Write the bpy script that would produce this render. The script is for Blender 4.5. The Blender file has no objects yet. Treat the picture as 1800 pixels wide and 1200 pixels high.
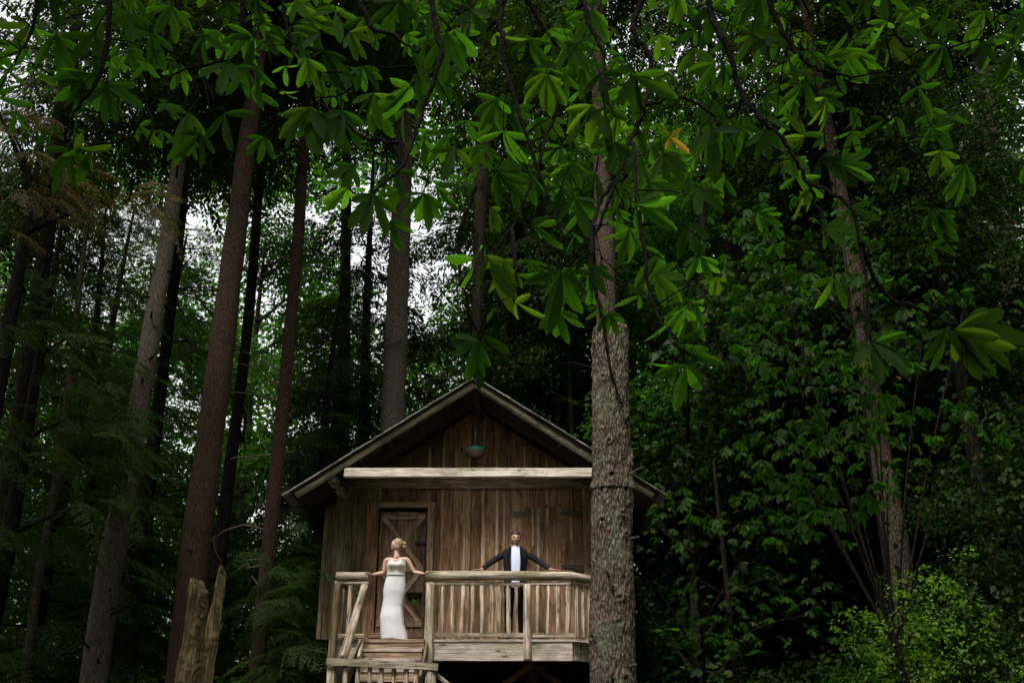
import bpy, bmesh, math, random
import numpy as np
from mathutils import Vector, Matrix, noise as mnoise, Quaternion
random.seed(7)
R = np.random.default_rng(11)
S = bpy.context.scene
COL = S.collection
PITCH = math.radians(21.7)
F = 1750.0
CAMZ = 1.6
# ---------------------------------------------------------------- camera, sky, sun, exposure
cam_d = bpy.data.cameras.new('camera'); cam = bpy.data.objects.new('camera', cam_d); COL.objects.link(cam)
cam.location = (0, 0, CAMZ); cam.rotation_euler = (math.radians(90) + PITCH, 0, 0)
cam_d.sensor_width = 36; cam_d.lens = 36 * F / 1800; cam_d.clip_end = 2000; cam_d.clip_start = 0.05
S.camera = cam
SUN_EL, SUN_AZ = math.radians(56), math.radians(202)     # azimuth clockwise from +Y (behind the camera, a little to its left)
w = bpy.data.worlds.new('World'); S.world = w; w.use_nodes = True
wn = w.node_tree; wn.nodes.clear()
sky = wn.nodes.new('ShaderNodeTexSky'); sky.sky_type = 'NISHITA'; sky.sun_disc = False
sky.sun_elevation = SUN_EL; sky.sun_rotation = SUN_AZ; sky.air_density = 3.0; sky.dust_density = 4.0; sky.ozone_density = 1.0
hs = wn.nodes.new('ShaderNodeHueSaturation'); hs.inputs['Saturation'].default_value = 0.10; hs.inputs['Value'].default_value = 1.0
bg = wn.nodes.new('ShaderNodeBackground'); bg.inputs['Strength'].default_value = 0.13
wo = wn.nodes.new('ShaderNodeOutputWorld')
wn.links.new(sky.outputs[0], hs.inputs['Color']); wn.links.new(hs.outputs[0], bg.inputs['Color']); wn.links.new(bg.outputs[0], wo.inputs['Surface'])
sd = bpy.data.lights.new('sun', 'SUN'); so = bpy.data.objects.new('sun', sd); COL.objects.link(so)
sd.energy = 1.5; sd.angle = math.radians(11); sd.color = (1.0, 0.96, 0.90)
dv = Vector((math.sin(SUN_AZ) * math.cos(SUN_EL), math.cos(SUN_AZ) * math.cos(SUN_EL), math.sin(SUN_EL)))
so.rotation_euler = dv.to_track_quat('Z', 'Y').to_euler(); so.location = (0, -10, 40)
S.view_settings.view_transform = 'Standard'; S.view_settings.look = 'None'
S.view_settings.exposure = 1.25; S.view_settings.gamma = 1.0; S.view_settings.use_curve_mapping = False
S.render.engine = 'CYCLES'
S.cycles.max_bounces = 6; S.cycles.diffuse_bounces = 3; S.cycles.glossy_bounces = 2; S.cycles.transmission_bounces = 4
S.cycles.use_denoising = True

# ---------------------------------------------------------------- helpers
def P(px, py, D):
    """A point of the photograph (1800 x 1200) at the distance D in front of the camera, in metres."""
    xc, yc = (px - 900) / F, (600 - py) / F
    fw = math.cos(PITCH) - yc * math.sin(PITCH); up = math.sin(PITCH) + yc * math.cos(PITCH)
    return Vector((xc * D / fw, D, CAMZ + up * D / fw))
def PXM(py, D):
    """metres per pixel there"""
    yc = (600 - py) / F
    return D / (math.cos(PITCH) - yc * math.sin(PITCH)) / F
def tag(o, label=None, cat=None, group=None, kind=None):
    if label: o['label'] = label
    if cat: o['category'] = cat
    if group: o['group'] = group
    if kind: o['kind'] = kind
    return o
def empty(name, loc, label, cat, group=None):
    o = bpy.data.objects.new(name, None); COL.objects.link(o); o.location = loc
    return tag(o, label, cat, group)
def link(name, me, mat, parent=None, loc=None, rot=None):
    """rot: Matrix 3x3 or None; loc is in world space"""
    o = bpy.data.objects.new(name, me); COL.objects.link(o)
    if mat is not None and len(me.materials) == 0: me.materials.append(mat)
    m = Matrix.Identity(4)
    if rot is not None: m = rot.to_4x4()
    if loc is not None: m.translation = loc
    o.matrix_world = m
    if parent is not None:
        o.parent = parent
        pw = Matrix.Translation(origin(parent))
        if parent.parent is not None or parent.type == 'MESH': pw = wm(parent)
        else: pw = parent_m(parent)
        o.matrix_parent_inverse = Matrix.Identity(4)
        o.matrix_basis = pw.inverted() @ m
    return o
def origin(o): return o.location
def parent_m(o): return Matrix.LocRotScale(o.location, o.rotation_euler, o.scale)
def wm(o):
    m = o.matrix_basis.copy()
    while o.parent is not None:
        o = o.parent; m = o.matrix_basis @ m
    return m
def np_mesh(name, V, T, smooth=False, uv=None):
    V = np.asarray(V, dtype=np.float32); T = np.asarray(T, dtype=np.int32)
    me = bpy.data.meshes.new(name); k = T.shape[1]
    me.vertices.add(len(V)); me.vertices.foreach_set('co', V.ravel())
    me.loops.add(T.size); me.loops.foreach_set('vertex_index', T.ravel())
    me.polygons.add(len(T)); me.polygons.foreach_set('loop_start', np.arange(0, T.size, k, dtype=np.int32))
    me.polygons.foreach_set('loop_total', np.full(len(T), k, dtype=np.int32))
    if smooth: me.polygons.foreach_set('use_smooth', np.ones(len(T), dtype=bool))
    if uv is not None:
        l = me.uv_layers.new(name='UVMap'); l.data.foreach_set('uv', np.asarray(uv, dtype=np.float32)[T.ravel()].ravel())
    me.update(calc_edges=True)
    return me
def bm_mesh(name, bm, smooth=False):
    me = bpy.data.meshes.new(name); bm.to_mesh(me); bm.free()
    if smooth:
        for p in me.polygons: p.use_smooth = True
    return me
def frame_to(d):
    return Vector(d).normalized().to_track_quat('Z', 'Y').to_matrix()
def basis_to(d, face=(0, -1, 0)):
    """local Z along d, local -Y as near as can be to `face`"""
    z = Vector(d).normalized(); y = -(Vector(face) - z * Vector(face).dot(z)).normalized(); x = y.cross(z)
    return Matrix((x, y, z)).transposed()
def log_mesh(name, L, r0, r1, seg=10, wob=0.06, rings=None, bend=0.0, cap=True):
    n = rings or max(3, int(L / 0.12)); n = min(n, 40)
    off = random.uniform(0, 100); V = []; ba = random.uniform(0, 6.28)
    for i in range(n + 1):
        t = i / n; r = r0 + (r1 - r0) * t; b = bend * math.sin(t * math.pi)
        if cap and i in (0, n): r *= 0.86
        zz = L * t
        if cap and n > 3:
            if i == 1: zz = min(L * t, r * 0.25)
            if i == n - 1: zz = max(L * t, L - r * 0.25)
        for k in range(seg):
            a = 2 * math.pi * k / seg
            nn = mnoise.noise(Vector((math.cos(a) * 1.3, math.sin(a) * 1.3, zz * 2.2 + off)))
            rr = r * (1 + wob * 2.2 * nn)
            V.append((math.cos(a) * rr + b * math.cos(ba), math.sin(a) * rr + b * math.sin(ba), zz))
    bm = bmesh.new(); vs = [bm.verts.new(v) for v in V]
    for i in range(n):
        for k in range(seg):
            bm.faces.new((vs[i * seg + k], vs[i * seg + (k + 1) % seg], vs[(i + 1) * seg + (k + 1) % seg], vs[(i + 1) * seg + k]))
    bm.faces.new(list(reversed(vs[:seg]))); bm.faces.new(vs[-seg:])
    me = bm_mesh(name, bm, True)
    return me
def log(name, p0, p1, r0, mat, parent, r1=None, seg=10, wob=0.06, bend=0.0):
    p0, p1 = Vector(p0), Vector(p1); d = p1 - p0
    return link(name, log_mesh(name, d.length, r0, r1 if r1 is not None else r0, seg, wob, bend=bend), mat, parent, p0, frame_to(d))
def box_mesh(name, wx, wy, L, bev=0.004, rough=0.0):
    bm = bmesh.new(); n = max(1, min(10, int(L / 0.25))) if rough else 1
    prof = [(-wx/2, -wy/2), (wx/2, -wy/2), (wx/2, wy/2), (-wx/2, wy/2)]
    rings = []
    for i in range(n + 1):
        ox, oy = (random.uniform(-rough, rough), random.uniform(-rough, rough)) if rough else (0, 0)
        rings.append([bm.verts.new((x + ox + random.uniform(-rough, rough) * .5, y + oy, L * i / n)) for x, y in prof])
    for i in range(n):
        for k in range(4): bm.faces.new((rings[i][k], rings[i][(k+1) % 4], rings[i+1][(k+1) % 4], rings[i+1][k]))
    bm.faces.new(list(reversed(rings[0]))); bm.faces.new(rings[-1])
    if bev:
        es = [e for e in bm.edges if len(e.link_faces) == 2 and e.calc_face_angle(0) > 0.6]
        bmesh.ops.bevel(bm, geom=es, offset=bev, segments=1, affect='EDGES')
    return bm_mesh(name, bm)
def beam(name, p0, p1, wx, wy, mat, parent, face=(0, -1, 0), bev=0.004, rough=0.0):
    """a plank from p0 to p1; wx across, wy thick (towards `face`)"""
    p0, p1 = Vector(p0), Vector(p1); d = p1 - p0
    return link(name, box_mesh(name, wx, wy, d.length, bev, rough), mat, parent, p0, basis_to(d, face))
def tube(pts, rads, seg=6):
    """numpy tube along a polyline; returns V, quads"""
    pts = np.array([tuple(p) for p in pts], float); n = len(pts)
    tan = np.gradient(pts, axis=0); tan /= np.linalg.norm(tan, axis=1)[:, None] + 1e-9
    ref = np.array([0.3, 0.9, 0.1]); a = np.linspace(0, 2 * np.pi, seg, endpoint=False)
    u = np.cross(tan, ref); u /= np.linalg.norm(u, axis=1)[:, None] + 1e-9; v = np.cross(tan, u)
    r = np.asarray(rads, float)
    V = pts[:, None, :] + r[:, None, None] * (np.cos(a)[None, :, None] * u[:, None, :] + np.sin(a)[None, :, None] * v[:, None, :])
    i = np.arange(n - 1)[:, None] * seg; k = np.arange(seg)[None, :]; k2 = (k + 1) % seg
    Q = np.stack([i + k, i + k2, i + seg + k2, i + seg + k], -1).reshape(-1, 4)
    return V.reshape(-1, 3), Q
def smooth_path(pts, n=4):
    out = []
    p = [Vector(q) for q in pts]
    for i in range(len(p) - 1):
        a, b, c, d = p[max(0, i-1)], p[i], p[i+1], p[min(len(p)-1, i+2)]
        for k in range(n):
            t = k / n
            out.append(0.5 * ((2*b) + (c-a)*t + (2*a-5*b+4*c-d)*t*t + (3*b-a-3*c+d)*t*t*t))
    out.append(p[-1]); return out
def joinVT(parts):
    Vs, Ts, o = [], [], 0
    for V, T in parts:
        Vs.append(V); Ts.append(np.asarray(T) + o); o += len(V)
    return np.concatenate(Vs), np.concatenate(Ts)

# ---------------------------------------------------------------- materials
class N:
    def __init__(s, name):
        s.m = bpy.data.materials.new(name); s.m.use_nodes = True; s.t = s.m.node_tree; s.t.nodes.clear()
        s.out = s.t.nodes.new('ShaderNodeOutputMaterial')
    def n(s, typ, ins=None, **kw):
        nd = s.t.nodes.new(typ)
        for k, v in kw.items(): setattr(nd, k, v)
        for k, v in (ins or {}).items():
            if isinstance(v, bpy.types.NodeSocket): s.t.links.new(v, nd.inputs[k])
            else: nd.inputs[k].default_value = v
        return nd
    def math(s, op, a, b=0.5, c=0.5, clamp=False):
        nd = s.t.nodes.new('ShaderNodeMath'); nd.operation = op; nd.use_clamp = clamp
        for i, v in enumerate((a, b, c)):
            if isinstance(v, bpy.types.NodeSocket): s.t.links.new(v, nd.inputs[i])
            else: nd.inputs[i].default_value = v
        return nd.outputs[0]
    def mix(s, f, a, b, mode='MIX'):
        nd = s.t.nodes.new('ShaderNodeMix'); nd.data_type = 'RGBA'; nd.blend_type = mode
        for i, v in ((0, f), (6, a), (7, b)):
            if isinstance(v, bpy.types.NodeSocket): s.t.links.new(v, nd.inputs[i])
            else: nd.inputs[i].default_value = v if i == 0 else (*v, 1)
        return nd.outputs[2]
    def ramp(s, f, p0, p1):
        nd = s.t.nodes.new('ShaderNodeMapRange'); nd.interpolation_type = 'SMOOTHSTEP'
        s.t.links.new(f, nd.inputs[0]); nd.inputs[1].default_value = p0; nd.inputs[2].default_value = p1
        return nd.outputs[0]
    def noise(s, vec, scale, detail=3, rough=0.55):
        return s.n('ShaderNodeTexNoise', {'Vector': vec, 'Scale': scale, 'Detail': detail, 'Roughness': rough}).outputs[0]
    def done(s, shader): s.t.links.new(shader, s.out.inputs[0]); return s.m
def mapped(b, sc, rnd=True):
    tc = b.n('ShaderNodeTexCoord'); v = tc.outputs['Object']
    if rnd:
        oi = b.n('ShaderNodeObjectInfo'); off = b.math('MULTIPLY', oi.outputs['Random'], 37.0)
        c = b.n('ShaderNodeCombineXYZ', {0: off, 1: off, 2: off})
        v = b.n('ShaderNodeVectorMath', {0: v, 1: c.outputs[0]}, operation='ADD').outputs[0]
    return v, b.n('ShaderNodeMapping', {'Vector': v, 'Scale': sc}).outputs[0]
def wood(name, c1, c2, grey, greyamt=0.3, moss=0.0, knots=0.6, rough=0.85, var=0.35, bump=0.5, k1=.62, k2=1.12):
    b = N(name)
    v, g = mapped(b, (36, 36, 2.4)); _, g2 = mapped(b, (5, 5, 0.9)); _, g3 = mapped(b, (2.2, 2.2, 1.1)); _, kv = mapped(b, (7, 7, 2.2))
    f = b.noise(g, 1.0, 6, 0.65); f2 = b.noise(g2, 1.0, 4, 0.6); f3 = b.noise(g3, 1.0, 3)
    col = b.mix(b.ramp(f, 0.36, 0.64), tuple(x * k1 for x in c1), tuple(x * k2 for x in c2))
    col = b.mix(b.math('MULTIPLY', b.ramp(f2, 0.42, 0.66), greyamt, clamp=True), col, grey)
    crack = b.ramp(b.noise(b.n('ShaderNodeMapping', {'Vector': v, 'Scale': (70, 70, 1.1)}).outputs[0], 1.0, 4, 0.7), 0.44, 0.36)
    col = b.mix(b.math('MULTIPLY', crack, 0.75), col, tuple(x * 0.22 for x in c1))
    vo = b.n('ShaderNodeTexVoronoi', {'Vector': kv, 'Scale': 1.0, 'Randomness': 1.0})
    wob = b.math('ADD', vo.outputs['Distance'], b.math('MULTIPLY', f, 0.06))
    k = b.ramp(wob, 0.17, 0.10); 
    col = b.mix(b.math('MULTIPLY', k, knots), col, tuple(x * 0.2 for x in c1))
    ring = b.math('MULTIPLY', b.math('SINE', b.math('MULTIPLY', wob, 60.0)), b.ramp(wob, 0.42, 0.15))
    col = b.mix(b.math('MULTIPLY', b.math('ABSOLUTE', ring), 0.28 * knots), col, tuple(x * 0.4 for x in c1))
    st = b.noise(b.n('ShaderNodeMapping', {'Vector': v, 'Scale': (3.2, 3.2, 1.6)}).outputs[0], 1.0, 5, 0.7)
    col = b.mix(b.math('MULTIPLY', b.ramp(st, 0.47, 0.66), 0.6), col, tuple(x * 0.32 for x in c1))
    fine = b.noise(v, 90, 2, 0.6); col = b.mix(b.math('MULTIPLY', b.ramp(fine, 0.5, 0.7), 0.35), col, tuple(x * 0.5 for x in c1))
    if moss:
        mm = b.math('MULTIPLY', b.ramp(f3, 0.48, 0.66), moss, clamp=True)
        mm = b.math('MULTIPLY', mm, b.ramp(b.noise(v, 55, 3, 0.7), 0.3, 0.62))
        col = b.mix(mm, col, (0.085, 0.105, 0.025))
    oi = b.n('ShaderNodeObjectInfo'); br = b.n('ShaderNodeMapRange', {0: oi.outputs['Random'], 3: 1 - var, 4: (1 + var * 0.6) * 1.0}).outputs[0]
    bc = b.n('ShaderNodeCombineColor', {0: b.math('MULTIPLY', br, 1.4), 1: b.math('MULTIPLY', br, 1.34), 2: b.math('MULTIPLY', br, 1.28)}).outputs[0]
    col = b.mix(1.0, col, bc, 'MULTIPLY')
    h = b.math('SUBTRACT', f, b.math('MULTIPLY', crack, 1.2)); h = b.math('SUBTRACT', h, b.math('MULTIPLY', k, 0.6))
    bp = b.n('ShaderNodeBump', {'Height': h, 'Strength': bump, 'Distance': 0.012})
    pr = b.n('ShaderNodeBsdfPrincipled', {'Base Color': col, 'Roughness': rough, 'Normal': bp.outputs[0], 'Specular IOR Level': 0.25})
    return b.done(pr.outputs[0])
def bark(name, dark, light, lichen=0.0, sc=1.0, streak=(22, 22, 4.5), bump=1.0, vw=0.6, lich_col=(0.17, 0.19, 0.12)):
    b = N(name)
    v, g = mapped(b, tuple(x * sc for x in streak))
    d = b.noise(g, 0.7, 3, 0.6)
    dd = b.n('ShaderNodeVectorMath', {0: g, 1: b.n('ShaderNodeCombineXYZ', {0: d, 1: d, 2: d}).outputs[0]}, operation='ADD').outputs[0]
    vo = b.n('ShaderNodeTexVoronoi', {'Vector': dd, 'Scale': 0.9}, feature='DISTANCE_TO_EDGE').outputs['Distance']
    f = b.noise(g, 1.6, 6, 0.7); big = b.noise(v, 1.7, 3)
    h = b.math('ADD', b.math('MULTIPLY', b.ramp(vo, 0.0, 0.28), vw), b.math('MULTIPLY', f, 1.2 - vw))
    col = b.mix(b.ramp(h, 0.35, 0.9), dark, light)
    col = b.mix(b.math('MULTIPLY', b.ramp(big, 0.4, 0.65), 0.35), col, tuple(x * 0.55 for x in light))
    if lichen:
        lm = b.math('MULTIPLY', b.ramp(b.noise(v, 2.6, 4, 0.65), 0.50, 0.64), b.ramp(b.noise(v, 34, 3, 0.7), 0.42, 0.58))
        col = b.mix(b.math('MULTIPLY', lm, lichen), col, lich_col)
    bp = b.n('ShaderNodeBump', {'Height': h, 'Strength': bump, 'Distance': 0.03})
    pr = b.n('ShaderNodeBsdfPrincipled', {'Base Color': col, 'Roughness': 0.95, 'Normal': bp.outputs[0], 'Specular IOR Level': 0.12})
    return b.done(pr.outputs[0])
def foliage(name, c1, c2, brown=0.0, trans=0.35, gloss=0.5, brown_col=(0.16, 0.08, 0.03)):
    b = N(name)
    gi = b.n('ShaderNodeNewGeometry'); r = gi.outputs['Random Per Island']
    col = b.mix(r, c1, c2)
    if brown:
        col = b.mix(b.ramp(b.math('FRACT', b.math('MULTIPLY', r, 17.3)), 1 - brown, 1 - brown + 0.04), col, brown_col)
    oi = b.n('ShaderNodeObjectInfo'); br = b.n('ShaderNodeMapRange', {0: oi.outputs['Random'], 3: 0.7, 4: 1.2}).outputs[0]
    col = b.mix(1.0, col, b.n('ShaderNodeCombineColor', {0: br, 1: br, 2: br}).outputs[0], 'MULTIPLY')
    pr = b.n('ShaderNodeBsdfPrincipled', {'Base Color': col, 'Roughness': 0.5, 'Specular IOR Level': gloss * .4})
    tr = b.n('ShaderNodeBsdfTranslucent', {'Color': b.mix(1.0, col, (2.2, 3.0, 0.6), 'MULTIPLY')})
    mx = b.n('ShaderNodeMixShader', {0: trans, 1: pr.outputs[0], 2: tr.outputs[0]})
    return b.done(mx.outputs[0])
def bigleaf(name, c1, c2, tcol, trans=0.55):
    """chestnut leaflets: pale side veins, midrib, quilted relief, from the leaflet's own UV"""
    b = N(name)
    uv = b.n('ShaderNodeUVMap').outputs[0]; sp = b.n('ShaderNodeSeparateXYZ', {0: uv})
    au = b.math('ABSOLUTE', sp.outputs[0]); vv = sp.outputs[1]
    ph = b.math('FRACT', b.math('SUBTRACT', b.math('MULTIPLY', vv, 11.0), b.math('MULTIPLY', au, 2.6)))
    q = b.math('ABSOLUTE', b.math('SUBTRACT', ph, 0.5))
    vein = b.math('MAXIMUM', b.ramp(q, 0.13, 0.03), b.ramp(au, 0.09, 0.03))
    gi = b.n('ShaderNodeNewGeometry'); r = gi.outputs['Random Per Island']; oi = b.n('ShaderNodeObjectInfo')
    tc = b.n('ShaderNodeTexCoord'); nz = b.noise(tc.outputs['Object'], 14, 3)
    fac = b.math('ADD', b.math('MULTIPLY', r, 0.5), b.math('MULTIPLY', oi.outputs['Random'], 0.5))
    base = b.mix(fac, c1, c2)
    base = b.mix(b.math('MULTIPLY', b.ramp(nz, 0.45, 0.7), 0.35), base, tuple(x * 0.6 for x in c1))
    col = b.mix(b.math('MULTIPLY', vein, 0.35), base, tuple(x * 0.45 for x in c1))
    t = b.mix(b.math('MULTIPLY', vein, 0.8), tcol, tuple(x * 0.25 for x in tcol))
    t = b.mix(b.math('MULTIPLY', b.ramp(nz, 0.4, 0.7), 0.4), t, tuple(x * 0.5 for x in tcol))
    br = b.n('ShaderNodeMapRange', {0: b.math('FRACT', b.math('MULTIPLY', oi.outputs['Random'], 7.7)), 3: 0.22, 4: 1.25}).outputs[0]  # random per leaf; dark ones stand in for leaves without backlight
    t = b.mix(b.math('MULTIPLY', b.ramp(b.math('FRACT', b.math('MULTIPLY', oi.outputs['Random'], 23.1)), 0.55, 1.0), 0.6), t, (tcol[0] * 1.9, tcol[1] * 1.02, tcol[2]))
    t = b.mix(1.0, t, b.n('ShaderNodeCombineColor', {0: br, 1: br, 2: br}).outputs[0], 'MULTIPLY')
    hh = b.math('MULTIPLY', b.math('SUBTRACT', 0.5, q), 1.0)
    bp = b.n('ShaderNodeBump', {'Height': hh, 'Strength': 0.45, 'Distance': 0.004})
    pr = b.n('ShaderNodeBsdfPrincipled', {'Base Color': col, 'Roughness': 0.65, 'Normal': bp.outputs[0], 'Specular IOR Level': 0.1})
    tr = b.n('ShaderNodeBsdfTranslucent', {'Color': t})
    mx = b.n('ShaderNodeMixShader', {0: trans, 1: pr.outputs[0], 2: tr.outputs[0]})
    return b.done(mx.outputs[0])
def plain(name, c, rough=0.6, spec=0.5, metal=0.0, nz=0.15, sc=40, sss=0.0):
    b = N(name); tc = b.n('ShaderNodeTexCoord'); f = b.noise(tc.outputs['Object'], sc, 3)
    col = b.mix(b.math('MULTIPLY', f, nz * 2, clamp=True), c, tuple(x * 0.6 for x in c))
    bp = b.n('ShaderNodeBump', {'Height': f, 'Strength': nz, 'Distance': 0.003})
    d = {'Base Color': col, 'Roughness': rough, 'Specular IOR Level': spec, 'Metallic': metal, 'Normal': bp.outputs[0]}
    return b.done(b.n('ShaderNodeBsdfPrincipled', d).outputs[0])
M = {}
M['siding'] = wood('siding_wood', (0.105, 0.054, 0.028), (0.225, 0.128, 0.072), (0.25, 0.20, 0.15), 0.35, 0.0, 1.0, var=.5, k1=.78, k2=1.05)
M['siding_green'] = wood('siding_mossy', (0.085, 0.06, 0.035), (0.17, 0.125, 0.075), (0.17, 0.15, 0.10), 0.6, 0.5, 0.5)
M['batten'] = wood('batten_wood', (0.16, 0.095, 0.05), (0.30, 0.195, 0.115), (0.36, 0.30, 0.23), 0.4, 0.0, 0.3)
M['batten_pale'] = wood('batten_pale', (0.27, 0.17, 0.095), (0.42, 0.30, 0.19), (0.45, 0.40, 0.33), 0.5, 0.0, 0.2)
M['batten_grey'] = wood('batten_grey', (0.13, 0.12, 0.10), (0.22, 0.20, 0.17), (0.24, 0.23, 0.20), 0.6, 0.1, 0.2)
M['door'] = wood('door_wood', (0.10, 0.062, 0.038), (0.19, 0.125, 0.08), (0.21, 0.17, 0.13), 0.4, 0.0, 0.8)
M['brace'] = wood('brace_wood', (0.19, 0.125, 0.08), (0.34, 0.24, 0.16), (0.36, 0.30, 0.23), 0.5, 0.0, 0.6)
M['log'] = wood('weathered_log', (0.2184, 0.1722, 0.1218), (0.3948, 0.3360, 0.2604), (0.4704, 0.4368, 0.3696), 0.5, 0.55, 0.45, bump=0.9)
M['rail_log'] = wood('mossy_rail_log', (0.2268, 0.1764, 0.1218), (0.4368, 0.3780, 0.2940), (0.5208, 0.4788, 0.4116), 0.5, 0.85, 0.35, bump=0.9)
M['baluster'] = wood('peeled_pole', (0.1936, 0.1408, 0.0968), (0.4136, 0.3432, 0.2640), (0.4928, 0.4488, 0.3784), 0.6, 0.25, 0.9, var=0.25, bump=0.9)
M['white_beam'] = wood('bleached_beam', (0.3528, 0.3192, 0.2688), (0.5208, 0.4872, 0.4200), (0.5712, 0.5544, 0.5208), 0.6, 0.75, 0.8, var=0.05, k1=.9, k2=1)
M['deck_beam'] = wood('grey_beam', (0.24, 0.20, 0.18), (0.37, 0.32, 0.29), (0.42, 0.38, 0.36), 0.6, 0.55, 1.3, var=0.08, k1=.95, k2=1)
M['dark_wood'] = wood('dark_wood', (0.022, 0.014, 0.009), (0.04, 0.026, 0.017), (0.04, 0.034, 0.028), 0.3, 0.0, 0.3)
M['roof'] = wood('roof_sheet', (0.11, 0.10, 0.10), (0.19, 0.18, 0.18), (0.22, 0.22, 0.22), 0.6, 0.2, 0.0)
M['snag'] = wood('snag_wood', (0.0945, 0.0648, 0.0297), (0.2430, 0.1823, 0.0945), (0.2700, 0.2160, 0.1215), 0.4, 0.6, 1.0, bump=1.0)
M['bark_front'] = bark('rough_pine_bark', (0.022, 0.015, 0.011), (0.24, 0.185, 0.14), 0.85, 1.0, (26, 26, 8), 1.6, 0.3)
M['bark_pale'] = bark('pale_fir_bark', (0.055, 0.04, 0.031), (0.20, 0.16, 0.13), 0.15, 1.0, (40, 40, 6), 0.9, 0.3)
M['bark_red'] = bark('red_brown_bark', (0.018, 0.009, 0.007), (0.070, 0.043, 0.028), 0.0, 1.0, (44, 44, 7), 0.8, 0.3)
M['bark_dark'] = bark('dark_bark', (0.006, 0.0045, 0.004), (0.020, 0.014, 0.011), 0.0, 1.0, (24, 24, 3))
M['bark_mid'] = bark('brown_bark', (0.03, 0.02, 0.015), (0.105, 0.075, 0.06), 0.1, 1.0, (30, 30, 10), 0.9, 0.4)
M['twig'] = bark('twig_bark', (0.006, 0.005, 0.004), (0.018, 0.013, 0.011), 0.0, 1.0, (60, 60, 20), 0.5)
M['dead_twig'] = bark('dead_twig_bark', (0.08, 0.06, 0.045), (0.2, 0.15, 0.11), 0.0, 1.0, (60, 60, 20), 0.5)
M['conifer'] = foliage('conifer_sprays', (0.010, 0.018, 0.006), (0.028, 0.048, 0.012), 0.02, 0.25, 0.2)
M['cedar'] = foliage('cedar_sprays', (0.012, 0.025, 0.007), (0.034, 0.062, 0.014), 0.015, 0.28, 0.2)
M['brown_conifer'] = foliage('browned_sprays', (0.018, 0.020, 0.008), (0.042, 0.040, 0.014), 0.30, 0.22, 0.2, (0.12, 0.062, 0.03))
M['leafy'] = foliage('broad_leaves', (0.010, 0.035, 0.004), (0.040, 0.095, 0.008), 0.01, 0.5, 0.2)
M['leafy_yellow'] = foliage('bright_leaves', (0.028, 0.075, 0.012), (0.13, 0.20, 0.03), 0.04, 0.45, 0.3, (0.35, 0.30, 0.05))
M['leafy_dark'] = foliage('dark_glossy_leaves', (0.006, 0.017, 0.004), (0.022, 0.043, 0.008), 0.02, 0.25, 0.2)
M['chestnut_mid'] = foliage('chestnut_leaves', (0.010, 0.032, 0.004), (0.032, 0.080, 0.009), 0.03, 0.45, 0.15, (0.14, 0.085, 0.045))
M['bigleaf'] = bigleaf('large_chestnut_leaf', (0.010, 0.030, 0.006), (0.028, 0.062, 0.009), (0.17, 0.50, 0.018))
M['yellowleaf'] = bigleaf('yellowed_leaf', (0.30, 0.28, 0.03), (0.35, 0.30, 0.04), (0.6, 0.5, 0.04))
M['iron'] = plain('black_iron', (0.012, 0.011, 0.010), 0.5, 0.5)
M['skin'] = plain('skin', (0.55, 0.33, 0.24), 0.5, 0.4, nz=0.04)
M['skin_man'] = plain('skin_man', (0.50, 0.28, 0.19), 0.5, 0.4, nz=0.04)
M['suit'] = plain('charcoal_suit', (0.012, 0.013, 0.018), 0.85, 0.2, nz=0.2, sc=160)
M['trousers'] = plain('dark_trousers', (0.008, 0.008, 0.010), 0.9, 0.15)
M['shirt'] = plain('pale_shirt', (0.62, 0.64, 0.80), 0.8, 0.2, nz=0.05, sc=30)
M['hair_dark'] = plain('dark_hair', (0.045, 0.028, 0.018), 0.6, 0.4, nz=0.4, sc=120)
M['hair_blonde'] = plain('blonde_hair', (0.42, 0.29, 0.15), 0.55, 0.4, nz=0.7, sc=90)
M['lips'] = plain('lips', (0.35, 0.11, 0.09), 0.5)
M['eye'] = plain('eye_dark', (0.03, 0.02, 0.015), 0.3)
M['enamel'] = plain('green_enamel', (0.0450, 0.3300, 0.2250), 0.12, 0.7, nz=0.05)
M['glass'] = plain('smoky_glass', (0.2470, 0.1900, 0.1425), 0.15, 0.6)
def lace():
    b = N('white_lace'); tc = b.n('ShaderNodeTexCoord'); v = tc.outputs['Object']
    vo = b.n('ShaderNodeTexVoronoi', {'Vector': v, 'Scale': 85.0}, feature='DISTANCE_TO_EDGE').outputs['Distance']
    f = b.noise(v, 60, 4, 0.7); h = b.math('ADD', b.ramp(vo, 0.0, 0.2), f)
    col = b.mix(b.ramp(h, 0.6, 1.4), (0.56, 0.54, 0.55), (0.80, 0.79, 0.80))
    bp = b.n('ShaderNodeBump', {'Height': h, 'Strength': 0.6, 'Distance': 0.006})
    return b.done(b.n('ShaderNodeBsdfPrincipled', {'Base Color': col, 'Roughness': 0.75, 'Normal': bp.outputs[0]}).outputs[0])
M['lace'] = lace()
M['satin'] = plain('satin_bodice', (0.62, 0.60, 0.54), 0.4, 0.5, nz=0.08, sc=30)
def ground_mat():
    b = N('forest_floor'); tc = b.n('ShaderNodeTexCoord'); v = tc.outputs['Object']
    f = b.noise(v, 0.6, 5); g = b.noise(v, 9, 5, 0.7)
    col = b.mix(b.ramp(f, 0.4, 0.6), (0.05, 0.034, 0.02), (0.035, 0.06, 0.018)); col = b.mix(b.ramp(g, 0.35, 0.7), col, (0.09, 0.06, 0.035))
    bp = b.n('ShaderNodeBump', {'Height': g, 'Strength': 0.8, 'Distance': 0.05})
    return b.done(b.n('ShaderNodeBsdfPrincipled', {'Base Color': col, 'Roughness': 0.95, 'Normal': bp.outputs[0]}).outputs[0])
M['ground'] = ground_mat()

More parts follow.
